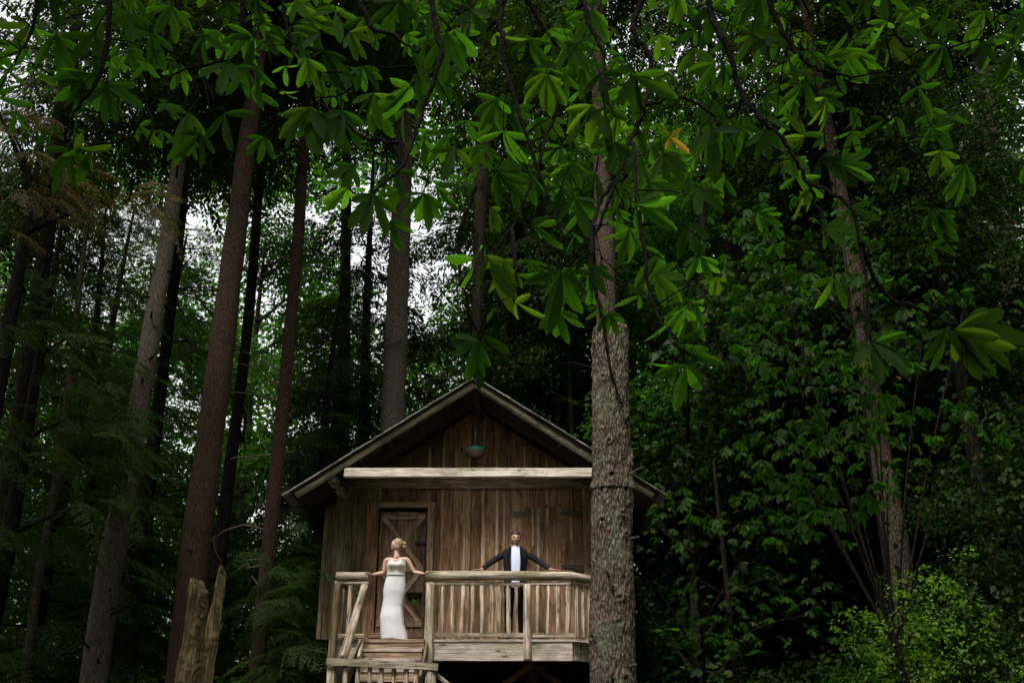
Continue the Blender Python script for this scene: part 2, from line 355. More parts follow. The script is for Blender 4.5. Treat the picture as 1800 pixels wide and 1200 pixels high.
# ---------------------------------------------------------------- ground
def make_ground():
    n = 90; xs = np.linspace(-1, 1, n); X, Y = np.meshgrid(np.sign(xs) * np.abs(xs) ** 2 * 400, np.sign(xs) * np.abs(xs) ** 2 * 400 + 15)
    Z = np.zeros_like(X)
    for i in range(n):
        for j in range(n):
            Z[i, j] = 0.35 * mnoise.noise(Vector((X[i, j] * .12, Y[i, j] * .12, 0))) - 0.1
    V = np.stack([X, Y, Z], -1).reshape(-1, 3); i, j = np.meshgrid(np.arange(n-1), np.arange(n-1), indexing='ij'); a = (i * n + j).ravel()
    o = link('ground', np_mesh('ground', V, np.stack([a, a+1, a+n+1, a+n], -1), True), M['ground']); o['kind'] = 'structure'
make_ground()

# ---------------------------------------------------------------- foliage libraries
def tri_leaf(base, d, side, w, l):
    """pointed leaflet: four points, two triangles"""
    return [base, base + d * l * 0.45 + side * w, base + d * l, base + d * l * 0.45 - side * w]
def make_bough(L, seed, leaf=0.10, dens=1.0, droop=0.35):
    """a flat conifer bough along +X, drooping, of side sprays with leaflets; unit = metres"""
    r = np.random.default_rng(seed); V = []; T = []
    def pos(t, y=0.0): return np.array([L * t, y, -droop * L * t * t + 0.10 * L * t - 0.35 * y * y / max(L, .1)])
    nb = int(11 * dens * L)
    for i in range(nb):
        t = 0.12 + 0.88 * (i + r.random() * .6) / nb; s = 1 if i % 2 else -1
        bl = (0.42 * L) * (1 - t) ** 0.7 * (0.7 + 0.5 * r.random()) + 0.12
        ang = math.radians(52 + r.normal() * 9); nl = max(3, int(bl / leaf * 1.9))
        for k in range(nl):
            u = (k + 0.3) / nl * bl
            p = pos(t) + np.array([math.cos(ang) * u, s * math.sin(ang) * u, -0.55 * u * u - 0.05 * u + r.normal() * 0.012])
            for ss in (-1, 1):
                a2 = ang + ss * math.radians(42 + r.normal() * 8)
                d = np.array([math.cos(a2), s * math.sin(a2), -0.35 - 0.5 * r.random()]); d /= np.linalg.norm(d)
                side = np.cross(d, [0.2 * r.normal(), 0.2 * r.normal(), 1]); side /= np.linalg.norm(side)
                o = len(V); l = leaf * (0.7 + 0.6 * r.random())
                V += tri_leaf(p, d, side, leaf * 0.17, l); T += [(o, o+1, o+2), (o, o+2, o+3)]
    return np.array(V), np.array(T)
def make_twig(seed, n=26, leaf=0.10, size=0.55):
    """broadleaf spray around the origin, hanging along +X"""
    r = np.random.default_rng(seed); V = []; T = []
    for i in range(n):
        t = r.random(); p = np.array([size * t, 0.38 * size * r.normal() * (1 - .4 * t), -0.2 * t * t * size + 0.12 * size * r.normal()])
        d = np.array([0.6 + .4 * r.random(), r.normal() * .8, -0.45 + .35 * r.normal()]); d /= np.linalg.norm(d)
        s = np.cross(d, [0.5 * r.normal(), 0.5 * r.normal(), 1]); s /= np.linalg.norm(s); up = np.cross(s, d)
        l = leaf * (.7 + .6 * r.random()); w = l * .33; o = len(V)
        V += [p, p + d*l*.35 + s*w + up*w*.25, p + d*l, p + d*l*.35 - s*w + up*w*.25, p + d*l*.6]
        T += [(o, o+1, o+4), (o+4, o+1, o+2), (o, o+4, o+3), (o+4, o+2, o+3)]
    return np.array(V), np.array(T)
def make_palm(seed, l=0.2, k=6):
    """low-polygon hand-shaped leaf (midground chestnuts), stalk at the origin, leaflets fanning along +X and down"""
    r = np.random.default_rng(seed); V = []; T = []
    for i in range(k):
        a = math.radians(-95 + 190 * i / (k - 1) + r.normal() * 6); L = l * (0.65 + 0.45 * math.cos(a * .8)) * (.85 + .3 * r.random())
        dz = -0.35 - .3 * r.random()
        d = np.array([math.cos(a), math.sin(a), dz]); d /= np.linalg.norm(d); s = np.cross(d, [0, 0, 1]); s /= np.linalg.norm(s); o = len(V); w = L * .2
        up = np.cross(s, d)
        V += [np.zeros(3), d*L*.35 + s*w*.6, d*L*.65 + s*w - up*L*.04, d*L - up*L*.12, d*L*.65 - s*w - up*L*.04, d*L*.35 - s*w*.6, d*L*.5 - up*w*.3]
        T += [(o, o+1, o+6), (o+1, o+2, o+6), (o+2, o+3, o+6), (o+3, o+4, o+6), (o+4, o+5, o+6), (o+5, o, o+6)]
    return np.array(V), np.array(T)
BOUGH = [make_bough(2.0, 1), make_bough(2.4, 2), make_bough(1.6, 3)]
BOUGH_C = [make_bough(2.0, 31, .15, .62), make_bough(2.4, 32, .15, .58), make_bough(1.6, 33, .15, .7)]
def make_twig_c(seed, n=16, leaf=0.13, size=0.6):
    V, T = make_twig(seed, n, leaf, size); r = np.arange(n)[:, None] * 5
    return V, np.concatenate([r + np.array([[0, 1, 2]]), r + np.array([[0, 2, 3]])])
TWIG_C = [make_twig_c(41), make_twig_c(42), make_twig_c(43, 18, .12, .7)]
BOUGH_FINE = [make_bough(1.3, 11, 0.075, 1.5, .3), make_bough(1.6, 12, 0.075, 1.4, .4)]
TWIG = [make_twig(4), make_twig(5), make_twig(6, 32, .09, .7)]
TWIG_FINE = [make_twig(7, 22, .065, .45), make_twig(8, 26, .07, .5)]
PALM = [make_palm(s, .2, 5 + s % 3) for s in range(21, 26)]
def rotmats(yaw, pitch, roll):
    cy, sy, cp, sp, cr, sr = np.cos(yaw), np.sin(yaw), np.cos(pitch), np.sin(pitch), np.cos(roll), np.sin(roll)
    z, o = np.zeros_like(yaw), np.ones_like(yaw)
    Rz = np.stack([cy, -sy, z, sy, cy, z, z, z, o], -1).reshape(-1, 3, 3)
    Ry = np.stack([cp, z, sp, z, o, z, -sp, z, cp], -1).reshape(-1, 3, 3)
    Rx = np.stack([o, z, z, z, cr, -sr, z, sr, cr], -1).reshape(-1, 3, 3)
    return Rz @ Ry @ Rx
def scatter(lib, pos, yaw, pitch, roll, scale):
    parts = []; idx = R.integers(0, len(lib), len(pos)); RM = rotmats(yaw, pitch, roll)
    for i, (V, T) in enumerate(lib):
        s = np.where(idx == i)[0]
        if len(s) == 0: continue
        W = np.einsum('nij,vj->nvi', RM[s], V) * scale[s][:, None, None] + pos[s][:, None, :]
        TT = T[None] + (np.arange(len(s)) * len(V))[:, None, None]
        parts.append((W.reshape(-1, 3), TT.reshape(-1, T.shape[1])))
    return joinVT(parts)
def conifer_crown(name, H, z0, rad, nper, seed, lib=BOUGH, mat='conifer', gap=0.25):
    """crown in local coordinates, base z0 to top H; each layer of boughs points outward and droops"""
    r = np.random.default_rng(seed); pos = []; yaw = []; pit = []; sc = []; z = z0
    branches = []
    while z < H - 0.3:
        t = (z - z0) / (H - z0); rr = rad * (1 - t) ** 0.75 * (1 - 0.25 * max(0, .15 - t) / .15) + .3
        k = int(max(3, nper * (0.5 + 0.5 * (1 - t))))
        for i in range(k):
            if r.random() < gap: continue
            a = r.random() * 2 * math.pi; n = max(1, int(rr / 1.1))
            branches.append((a, z, rr))
            for j in range(n):
                q = rr * (j + .15) / n
                pos.append((math.cos(a) * q + r.normal() * .1, math.sin(a) * q + r.normal() * .1, z - 0.10 * q * q / max(rr, 1) * 1.5 + r.normal() * .12))
                yaw.append(a + r.normal() * .35 + (0 if j == n-1 else r.choice([-.6, .6]))); pit.append(0.15 + r.normal() * .18); sc.append(min(1.25, rr / n / 1.6 + .35) * (.8 + .4 * r.random()))
        z += 0.42 + r.random() * .25
    pos, yaw, pit, sc = map(np.array, (pos, yaw, pit, sc))
    V, T = scatter(lib, pos, yaw, pit, r.normal(size=len(pos)) * .25, sc)
    tb = []
    for a, z, rr in branches[::2]:
        pts = [(math.cos(a)*q, math.sin(a)*q, z - 0.15*q*q/max(rr, 1)) for q in np.linspace(0, rr*.8, 4)]
        tb.append(tube(pts, [.03, .022, .015, .006], 3))
    bV, bQ = joinVT(tb); bm_ = np_mesh(name + '_limbs', bV, bQ); bm_.materials.append(M['bark_dark'])
    me = np_mesh(name, V, T); me.materials.append(M[mat])
    return me, bm_
def leafy_crown(name, H, z0, rad, n, seed, lib=TWIG, mat='leafy', clump=26, sc0=1.0):
    r = np.random.default_rng(seed)
    cl = []
    for i in range(clump):
        t = r.random(); a = r.random() * 6.283; z = z0 + (H - z0) * t; rr = rad * math.sin(math.pi * (0.18 + 0.8 * t)) ** .6 * (.35 + .65 * r.random() ** .5)
        cl.append((math.cos(a) * rr, math.sin(a) * rr, z, (0.16 + .14 * r.random()) * rad + .4))
    cl = np.array(cl); c = cl[r.integers(0, clump, n)]; g = r.normal(size=(n, 3)); g /= np.linalg.norm(g, axis=1)[:, None]; g *= r.random((n, 1)) ** .4
    pos = c[:, :3] + g * c[:, 3:4] * np.array([1.25, 1.25, .7]); yaw = np.arctan2(pos[:, 1], pos[:, 0]) + r.normal(size=n) * .7
    V, T = scatter(lib, pos, yaw, .25 + r.normal(size=n) * .35, r.normal(size=n) * .4, sc0 * (.75 + .6 * r.random(n)))
    tb = []
    for x, y, z, q in cl:
        zb = max(0.4, z - math.hypot(x, y) * .9); mid = (x * .45, y * .45, (zb + z) / 2 - .2)
        tb.append(tube(smooth_path([(0, 0, zb), mid, (x, y, z)], 3), np.linspace(.07, .015, 7) * (rad / 4 + .2), 4))
    bV, bQ = joinVT(tb); bm_ = np_mesh(name + '_limbs', bV, bQ); bm_.materials.append(M['bark_dark'])
    me = np_mesh(name, V, T); me.materials.append(M[mat])
    return me, bm_
# ---------------------------------------------------------------- trunks
def trunk_mesh(name, path, rads, seg=20, sub=6, rough=0.05, flare=True):
    pts = smooth_path(path, sub); n = len(pts); rr = np.interp(np.linspace(0, len(rads)-1, n), np.arange(len(rads)), rads)
    V, Q = tube(pts, rr, seg); off = random.uniform(0, 50); C = np.repeat(np.array([tuple(p) for p in pts]), seg, 0)
    k = np.array([1 + rough * 2 * mnoise.noise(Vector((v[0]*3 + off, v[1]*3, v[2]*1.2))) for v in V])
    V = C + (V - C) * k[:, None]
    return V, Q
def trunk_path(samples, D):
    """samples: (centre px, py, width px) from bottom up; returns path down to the ground and radii"""
    path = [P(px, py, D) for px, py, _ in samples]; rad = [w_ * PXM(py, D) / 2 for _, py, w_ in samples]
    a, b = path[0], path[1]; d = (a - b); k = (a.z + 0.3) / max(1e-3, -d.z) ; g = a + d * k
    path.insert(0, g); rad.insert(0, rad[0] * 1.22)
    return path, rad
def dead_branches(o, path, rad, n, mat, seed, lo=2, hi=20, lmax=1.2, side=None):
    r = random.Random(seed)
    for i in range(n):
        z = r.uniform(lo, hi)
        j = max(k for k in range(len(path)-1) if path[k].z <= z) if path[0].z < z < path[-1].z else None
        if j is None: continue
        t = (z - path[j].z) / (path[j+1].z - path[j].z); c = path[j].lerp(path[j+1], t); rr = rad[j] * (1-t) + rad[j+1] * t
        a = r.uniform(0, 6.28) if side is None else r.gauss(side, .6)
        d = Vector((math.cos(a), math.sin(a), r.uniform(-.1, .5))); L = r.uniform(.08, .25) if r.random() < .5 else r.uniform(.3, lmax)
        p0 = c + d * rr * .8; pts = [p0, p0 + d * L * .4, p0 + d * L * .8 + Vector((r.gauss(0, .06), 0, r.gauss(0, .08)))*L*2, p0 + d * L * 1.1 + Vector((r.gauss(0, .1), 0, r.gauss(-.12, .12)))*L*2]
        V, Q = tube(smooth_path([q - path[0] for q in pts], 2), np.linspace(.026, .005, 7), 5)
        link('dead_branch', np_mesh('dead_branch', V, Q, True), M[mat], o, path[0])
def big_tree(name, samples, D, mat, label, top_z=30, crown=None, cz=14, stubs=0, stub_mat='bark_dark', seed=0, seg=20, cat='tree', **kw):
    path, rad = trunk_path(samples, D)
    if path[-1].z < top_z:
        a, b = path[-2], path[-1]; d = (b - a); d = d / d.z; h = top_z - b.z; path.append(b + d * h * .5); rad.append(rad[-1] * .65); path.append(b + d * h); rad.append(.03)
    g = path[0].copy(); o = empty(name, g, label, cat, kw.get('group'))
    V, Q = trunk_mesh('trunk', [p - g for p in path], rad, seg); link('trunk', np_mesh('trunk', V, Q, True), M[mat], o, g)
    if crown:
        me, lm = crown; c = min(path, key=lambda q: abs(q.z - cz)); x = np.interp(cz, [p.z for p in path], [p.x for p in path]); y = D
        link('foliage', me, None, o, Vector((x, y, cz)))['kind'] = 'stuff'; link('limbs', lm, None, o, Vector((x, y, cz)))['kind'] = 'stuff'
    if stubs: dead_branches(o, path, rad, stubs, stub_mat, seed, kw.get('lo', 2), kw.get('hi', 18), kw.get('lmax', 1.0), kw.get('side'))
    return o
HI1 = conifer_crown('high_crown_a', 15, 0, 3.2, 6, 101, BOUGH_C)
HI2 = conifer_crown('high_crown_b', 13, 0, 2.6, 6, 102, BOUGH_C)
big_tree('fir_tree', [(163,1200,46),(193,1000,45),(230,800,39),(263,600,32),(298,400,27),(317,267,24),(343,133,18),(362,0,14)], 19, 'bark_pale',
  'pale grey-brown leaning fir trunk with broken branch stubs, the lightest trunk on the left side', 24, HI2, 15, 46, 'bark_dark', 1, lo=2.5, hi=14, lmax=.7)
big_tree('fir_tree', [(322,1200,58),(340,1000,52),(365,800,47),(391,600,43),(416,400,36),(432,267,31),(450,133,27),(463,0,22)], 18, 'bark_red',
  'broad red-brown trunk rising right behind the splintered stump', 28, HI1, 15.5, 6, 'bark_dark', 2)
big_tree('fir_tree', [(449,1200,27),(469,1000,27),(489,800,25),(508,600,22),(525,400,20),(533,267,18),(541,100,15)], 21, 'bark_red',
  'slim straight red-brown trunk standing closest to the left side of the cabin roof', 27, HI1, 17, 12, 'dead_twig', 3, lo=2.2, hi=12, lmax=1.3, side=3.1)
big_tree('fir_tree', [(216,1200,22),(238,1000,23),(270,780,23),(293,600,19),(316,400,18),(332,250,15)], 23, 'bark_dark',
  'dark slim trunk just right of and behind the pale leaning fir', 26, HI2, 17, 10, 'bark_dark', 4)
big_tree('fir_tree', [(362,1200,24),(383,1000,26),(407,800,21),(427,650,19),(442,500,18),(458,300,15)], 24, 'bark_dark',
  'dark trunk half hidden behind the right edge of the broad red-brown trunk', 26, HI1, 18, 6, 'bark_dark', 5)
big_tree('fir_tree', [(44,1200,18),(70,1000,15),(97,860,14),(118,700,12),(135,550,10)], 20, 'bark_mid',
  'thin slanting trunk alone near the lower left corner', 16, None, 0, 6, 'bark_dark', 6)
big_tree('fir_tree', [(-5,1000,30),(25,800,30),(55,600,28),(85,400,25),(105,250,22)], 20, 'bark_dark',
  'thick dark trunk at the far left edge, leaning in from outside the picture', 26, HI1, 13, 8, 'bark_dark', 7)
big_tree('fir_tree', [(684,900,46),(690,750,42),(696,600,41),(704,400,35),(710,250,30),(716,100,24)], 25, 'bark_pale',
  'tall grey-brown trunk rising behind the left slope of the cabin roof', 30, HI1, 21, 9, 'dead_twig', 8, lo=7, hi=13.5, lmax=1.8, side=3.3)
big_tree('fir_tree', [(836,760,15),(838,600,15),(843,400,22),(853,200,25),(856,60,23)], 27, 'bark_mid',
  'thin trunk directly above and behind the roof peak', 32, HI2, 22, 4, 'bark_dark', 9)
big_tree('fir_tree', [(904,800,34),(905,650,32),(907,500,29),(909,380,26),(912,200,22)], 29, 'bark_dark',
  'dark trunk behind the right slope of the roof, between the peak and the cut-off trunk', 32, HI1, 22, 4, 'bark_dark', 10)
big_tree('fir_tree', [(1070,1000,42),(1067,700,38),(1065,500,34),(1060,330,32),(1053,150,27),(1048,0,22)], 21.5, 'bark_mid',
  'slender trunk showing above the cut-off top of the thick barky trunk', 30, HI1, 19, 4, 'bark_dark', 11)
big_tree('fir_tree', [(1612,1200,48),(1595,1088,45),(1569,917,43),(1553,839,39),(1541,750,37),(1519,600,32),(1497,450,30),(1477,343,25),(1450,200,20)], 17, 'bark_mid',
  'grey-brown trunk leaning left, rising out of the bright yellow-green shrub', 24, HI2, 14, 6, 'bark_dark', 12)
big_tree('fir_tree', [(1800,700,42),(1775,480,36),(1750,300,32),(1730,150,28),(1715,60,22)], 19, 'bark_pale',
  'pale trunk glimpsed through branches at the upper right corner', 26, HI2, 17, 4, 'bark_dark', 13)
big_tree('fir_tree', [(1241,1200,26),(1241,1080,24),(1241,880,22),(1240,750,16),(1238,600,14)], 23, 'bark_dark',
  'straight dark trunk in the shade right of the cabin', 22, None, 0, 5, 'bark_dark', 14)
big_tree('fir_tree', [(1345,1000,30),(1330,850,30),(1318,720,28),(1300,600,24),(1285,450,20)], 24, 'bark_dark',
  'dark left-leaning trunk between the cabin and the leaning grey-brown trunk', 24, HI2, 18, 5, 'bark_dark', 15)
big_tree('fir_tree', [(604,700,22),(606,550,20),(608,400,18),(610,200,15)], 30, 'bark_dark',
  'dark trunk in the gap left of the tall trunk behind the roof', 30, HI2, 22, 6, 'bark_dark', 16)

# ---- the barky, cut-off trunk in front of the cabin: real relief
def front_snag():
    D = 15.9; sam = [(1078,1200,81),(1076,1100,80),(1077,1000,75),(1075,930,70),(1076,870,74),(1076,855,73),(1075,800,68),(1074,720,65),(1073,650,64),(1073,600,64),(1073,582,64),(1073,576,58)]
    path, rad = trunk_path(sam, D); g = path[0].copy(); L = sum((path[i+1]-path[i]).length for i in range(len(path)-1))
    zs = np.array([p.z for p in path]); n = 620; z = np.concatenate([np.linspace(zs[0], 2.0, 30, endpoint=False), np.linspace(2.0, zs[-1], n)])
    cx = np.interp(z, zs, [p.x for p in path]); rr = np.interp(z, zs, rad); seg = 170
    a = np.linspace(0, 2*np.pi, seg, endpoint=False); V = np.zeros((len(z), seg, 3)); nz = mnoise.noise; tb = mnoise.turbulence
    knots = [(random.uniform(2.2, 7.9), random.uniform(3.3, 6.1), random.uniform(.05, .10), random.uniform(.03, .07)) for _ in range(15)]
    collar = P(1076, 862, D).z
    for i in range(len(z)):
        zz = z[i]; r0 = rr[i]
        for k in range(seg):
            ca, sa = math.cos(a[k]), math.sin(a[k]); q = Vector((ca * 6.5, sa * 6.5, zz * 3.2))
            w1 = nz(Vector((ca * 1.2, sa * 1.2, zz * .8)))
            q2 = q + Vector((nz(q * .8), nz(q * .8 + Vector((9, 0, 0))), 0)) * .8
            ridge = 1 - abs(nz(q2 * 1.0)) * 2.2
            fine = nz(Vector((ca * 22, sa * 22, zz * 13)))
            disp = .02 * w1 + .028 * ridge + .014 * fine - .02
            if abs(zz - collar) < .14: 
                u = (zz - collar) / .14; disp += .035 * (1 - u * u) * (.6 + .6 * nz(Vector((ca * 3, sa * 3, 4)))) * (1 if u > 0 else -.3)
            for kz, ka, ks, kh in knots:
                dz = zz - kz
                if abs(dz) < .3:
                    da = (a[k] - ka) * r0; e = (dz * dz + da * da) / (ks * ks)
                    if e < 9: disp += kh * (math.exp(-e) * (1 - 1.3 * math.exp(-e * 5)))
            V[i, k] = (cx[i] + (r0 + disp) * ca, D + (r0 + disp) * sa, zz)
        if i > len(z) - 5:
            V[i, :, 2] += .03 * np.array([nz(Vector((math.cos(x) * 4, math.sin(x) * 4, 7))) for x in a])
    nn = len(z); V = V.reshape(-1, 3); i_ = np.arange(nn-1)[:, None] * seg; k_ = np.arange(seg)[None]; k2 = (k_ + 1) % seg
    Q = np.stack([i_ + k_, i_ + k2, i_ + seg + k2, i_ + seg + k_], -1).reshape(-1, 4)
    o = empty('pine_snag', g, 'thick rough-barked trunk with cut-off top, in front of the right side of the cabin', 'tree trunk')
    link('trunk', np_mesh('trunk', V - np.array(g), Q, True), M['bark_front'], o, g)
    top = log_mesh('cut_top', .10, rad[-1] * .98, rad[-1] * .9, 24, .05); link('cut_top', top, M['log'], o, path[-1] - Vector((0, 0, .09)))
    for i in range(9):
        zz = random.uniform(2.2, 8.0); an = random.uniform(3.3, 6.1); rr0 = float(np.interp(zz, zs, rad)); c0 = Vector((float(np.interp(zz, zs, [p.x for p in path])), D, zz)); dd = Vector((math.cos(an), math.sin(an), random.uniform(.1, .6)))
        V2, Q2 = tube([c0 + dd * rr0 * .85 - g, c0 + dd * (rr0 + .06) - g, c0 + dd * (rr0 + random.uniform(.1, .22)) - g], [.028, .02, .012], 6); link('dead_branch', np_mesh('dead_branch', V2, Q2, True), M['bark_front'], o, g)
    # short broken branches with dark crooks
    for px, py, ex, ey in ((1072, 640, 1075, 672), (1080, 690, 1092, 716), (1066, 600, 1060, 622), (1100, 740, 1106, 722)):
        p0 = P(px, py, D - .34); p1 = P(ex, ey, D - .44)
        V2, Q2 = tube(smooth_path([p0 - g + Vector((0, .12, 0)), (p0 + p1) / 2 - g + Vector((.02, -.03, 0)), p1 - g], 3), np.linspace(.022, .006, 7), 6)
        link('dead_branch', np_mesh('dead_branch', V2, Q2, True), M['bark_dark'], o, g)
front_snag()

# ---- the splintered stump, lower left
def shard(name, outline, D, thick, parent, g, hollow=0.35, seed=0, mat=None):
    """outline: (py, left px, right px) from bottom to top; curved shell with torn edges"""
    r = random.Random(seed); rows = []; cols = 37
    pys = np.array([o[0] for o in outline], float); lf = [o[1] for o in outline]; rt = [o[2] for o in outline]
    ys = np.linspace(pys[0], pys[-1], 64); V = []
    for s in (0, 1):
        for j, y in enumerate(ys):
            l = np.interp(-y, -pys, lf); q = np.interp(-y, -pys, rt)
            jit = 0.0
            for c in range(cols):
                u = c / (cols - 1); px = l + (q - l) * u
                dep = hollow * (1 - (2 * u - 1) ** 2) 
                p = P(px, y + (r.uniform(-1, 1) * 7 if j == 63 else 0), D)
                p = Vector((p.x, D - dep + s * thick * (1.2 - .4 * abs(2*u-1)), p.z))
                ridge = mnoise.noise(Vector((p.x * 30, s * 3, p.z * 1.1 + seed))) * .045 + mnoise.noise(Vector((p.x * 110, s, p.z * 2.2))) * .03
                p.y += ridge * (1 if s == 0 else -1); p.x += mnoise.noise(Vector((s, u * 2, p.z * 5 + seed * 3))) * .02 + mnoise.noise(Vector((s, u * 3, p.z * 26 + seed * 3))) * .014
                V.append(tuple(p - g))
    n = len(ys); F_ = []; I = lambda s, j, c: (s * n + j) * cols + c
    for j in range(n - 1):
        for c in range(cols - 1):
            F_.append((I(0,j,c), I(0,j,c+1), I(0,j+1,c+1), I(0,j+1,c))); F_.append((I(1,j,c+1), I(1,j,c), I(1,j+1,c), I(1,j+1,c+1)))
        F_.append((I(1,j,0), I(0,j,0), I(0,j+1,0), I(1,j+1,0))); F_.append((I(0,j,cols-1), I(1,j,cols-1), I(1,j+1,cols-1), I(0,j+1,cols-1)))
    for c in range(cols - 1): F_.append((I(0,n-1,c), I(0,n-1,c+1), I(1,n-1,c+1), I(1,n-1,c)))
    return link(name, np_mesh(name, V, F_, True), mat or M['snag'], parent, g)
def stump():
    D = 11.0; g = Vector((P(345, 1200, D).x, D, 0))
    o = empty('broken_stump', g, 'splintered pale broken stump with two jagged spikes in the lower left', 'stump')
    shard('splinter', [(1200, 305, 352), (1130, 320, 362), (1080, 327, 363), (1050, 331, 361), (1035, 333, 358), (1030, 336, 355), (1026, 341, 354)], D, .16, o, g, .20, 1)
    shard('splinter', [(1200, 338, 372), (1140, 352, 379), (1100, 362, 386), (1070, 369, 388), (1050, 377, 390), (1030, 383, 391.5), (1012, 387, 393), (1001, 389.5, 391.5)], D + .06, .10, o, g, .13, 2)
    shard('splinter', [(1200, 340, 360), (1120, 352, 362), (1085, 355, 360), (1066, 357, 359.5)], D - .04, .08, o, g, .13, 3)
    # solid base below the frame
    c = P(340, 1230, D); path = [Vector((c.x - .12, D + .02, -.2)) - g, Vector((c.x - .08, D + .02, .9)) - g, Vector((c.x, D + .02, 2.02)) - g]
    V, Q = trunk_mesh('base', path, [.42, .30, .225], 20, 6, .12); link('base', np_mesh('base', V, Q, True), M['snag'], o, g)
stump()

# ---------------------------------------------------------------- the cabin
DR, DW, DT = 17.0, 18.3, 16.85        # railing, front wall, roof truss
ZD = 3.10                            # deck
def XW(px, py=1000, D=DW): return P(px, py, D).x
def ZW(py, D=DW): return P(900, py, D).z
cab_g = Vector((XW(835), DW, 0))
cabin = empty('tree_cabin', cab_g, 'brown board cabin on stilts with steep log-edged gable and a railed porch', 'cabin')
XL, XR = XW(583, 1000), XW(1096, 1000)
apx, apz = P(835, 672, DT).x, P(835, 672, DT).z
elx, elz = P(520, 866, DT).x, P(520, 866, DT).z
erx, erz = P(1150, 866, DT).x, P(1150, 866, DT).z
slope = (apz - elz) / (apx - elx)
def roof_z(x): return apz - abs(x - apx) * slope
# siding boards with battens over the joints; measured board joints across the front wall
joints = [583, 612, 637, 662, 750, 775, 800, 822, 848, 873, 898, 923, 946, 963, 985, 1005, 1030, 1055, 1078, 1096]
def board(x0, x1, z0, y=DW, mat='siding', name='siding_board'):
    w_ = x1 - x0 - .004; xc = (x0 + x1) / 2; zt = min(roof_z(x0), roof_z(x1)) - .16
    zt = roof_z(xc) - .06
    o = beam(name, (xc, y + random.uniform(-.004, .004), z0), (xc, y, zt), w_, .024, M[mat], cabin, rough=.0015, bev=.003)
    L = zt - z0
    for v in o.data.vertices:
        if v.co.z > L - .02: v.co.z += roof_z(xc + v.co.x) - roof_z(xc)
for a, b in zip(joints[:-1], joints[1:]):
    x0, x1 = XW(a), XW(b)
    if a == 662:   # door bay: only above the door
        z0 = ZW(886)
        for q in range(4): board(x0 + (x1-x0)*q/4, x0 + (x1-x0)*(q+1)/4, z0 + .02)
        continue
    if x1 - x0 > .3: board(x0, (x0+x1)/2, ZD - .02); board((x0+x1)/2, x1, ZD - .02)
    else: board(x0, x1, ZD + .01 if a > 612 else ZW(1124), mat='siding_green' if a < 640 else 'siding')
pale = {873: 'batten_pale', 898: 'batten_grey', 923: 'batten_pale', 963: 'batten_pale', 612: 'siding_green', 637: 'siding_green', 946: 'batten'}
for a in joints[1:-1]:
    if a in (662, 750, 963, 985, 946): 
        z0 = ZW(886)
    else: z0 = ZD + .02
    x = XW(a); wd = random.uniform(.045, .065)
    beam('batten', (x, DW - .024, z0), (x + random.uniform(-.008, .008), DW - .024, roof_z(x) - .2), wd, .022, M[pale.get(a, 'batten')], cabin, rough=.002)
for px in (697, 722, 787, 811, 860, 911, 934):
    x = XW(px, 820); beam('batten', (x, DW - .024, ZW(838)), (x, DW - .024, roof_z(x) - .2), .045, .022, M['siding'], cabin, rough=.002)
# extra narrow slats seen between the main boards lower down
for px, wpx, mt in ((768, 5, 'siding'), (832, 6, 'siding'), (815, 4, 'batten'), (886, 4, 'siding')):
    x = XW(px); beam('batten', (x, DW - .023, ZD + .02), (x, DW - .023, ZW(862)), wpx * PXM(950, DW), .018, M[mt], cabin, rough=.002)
# corner boards
for px, s in ((577, 'siding_green'), (1100, 'siding')):
    x = XW(px); beam('corner_board', (x, DW - .02, ZW(1124)), (x, DW - .02, roof_z(x) - .15), .13, .05, M[s], cabin, rough=.002)
beam('corner_post', (XW(569), DW - .06, ZW(1123)), (XW(569), DW - .06, roof_z(XW(569)) - .12), .07, .06, M['siding_green'], cabin)
# header board on the wall
beam('header_board', (XW(597, 850), DW - .055, ZW(852)), (XW(1104, 850), DW - .055, ZW(852)), 15 * PXM(850, DW), .05, M['brace'], cabin, bev=.006)
# side and back walls, floor (mostly unseen)
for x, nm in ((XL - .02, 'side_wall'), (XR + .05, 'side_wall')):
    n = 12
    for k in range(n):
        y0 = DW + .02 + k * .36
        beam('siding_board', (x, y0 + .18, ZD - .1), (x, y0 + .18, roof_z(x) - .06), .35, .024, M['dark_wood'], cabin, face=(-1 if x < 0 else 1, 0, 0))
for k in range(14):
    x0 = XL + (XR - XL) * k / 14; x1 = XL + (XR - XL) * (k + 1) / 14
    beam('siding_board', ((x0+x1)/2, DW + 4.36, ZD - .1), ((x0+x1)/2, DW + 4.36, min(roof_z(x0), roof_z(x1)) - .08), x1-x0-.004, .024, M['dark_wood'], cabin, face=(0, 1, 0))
beam('floor_slab', ((XL+XR)/2, DW - .0, ZD - .12), ((XL+XR)/2, DW + 4.3, ZD - .12), XR - XL, .1, M['dark_wood'], cabin, face=(0, 0, 1))
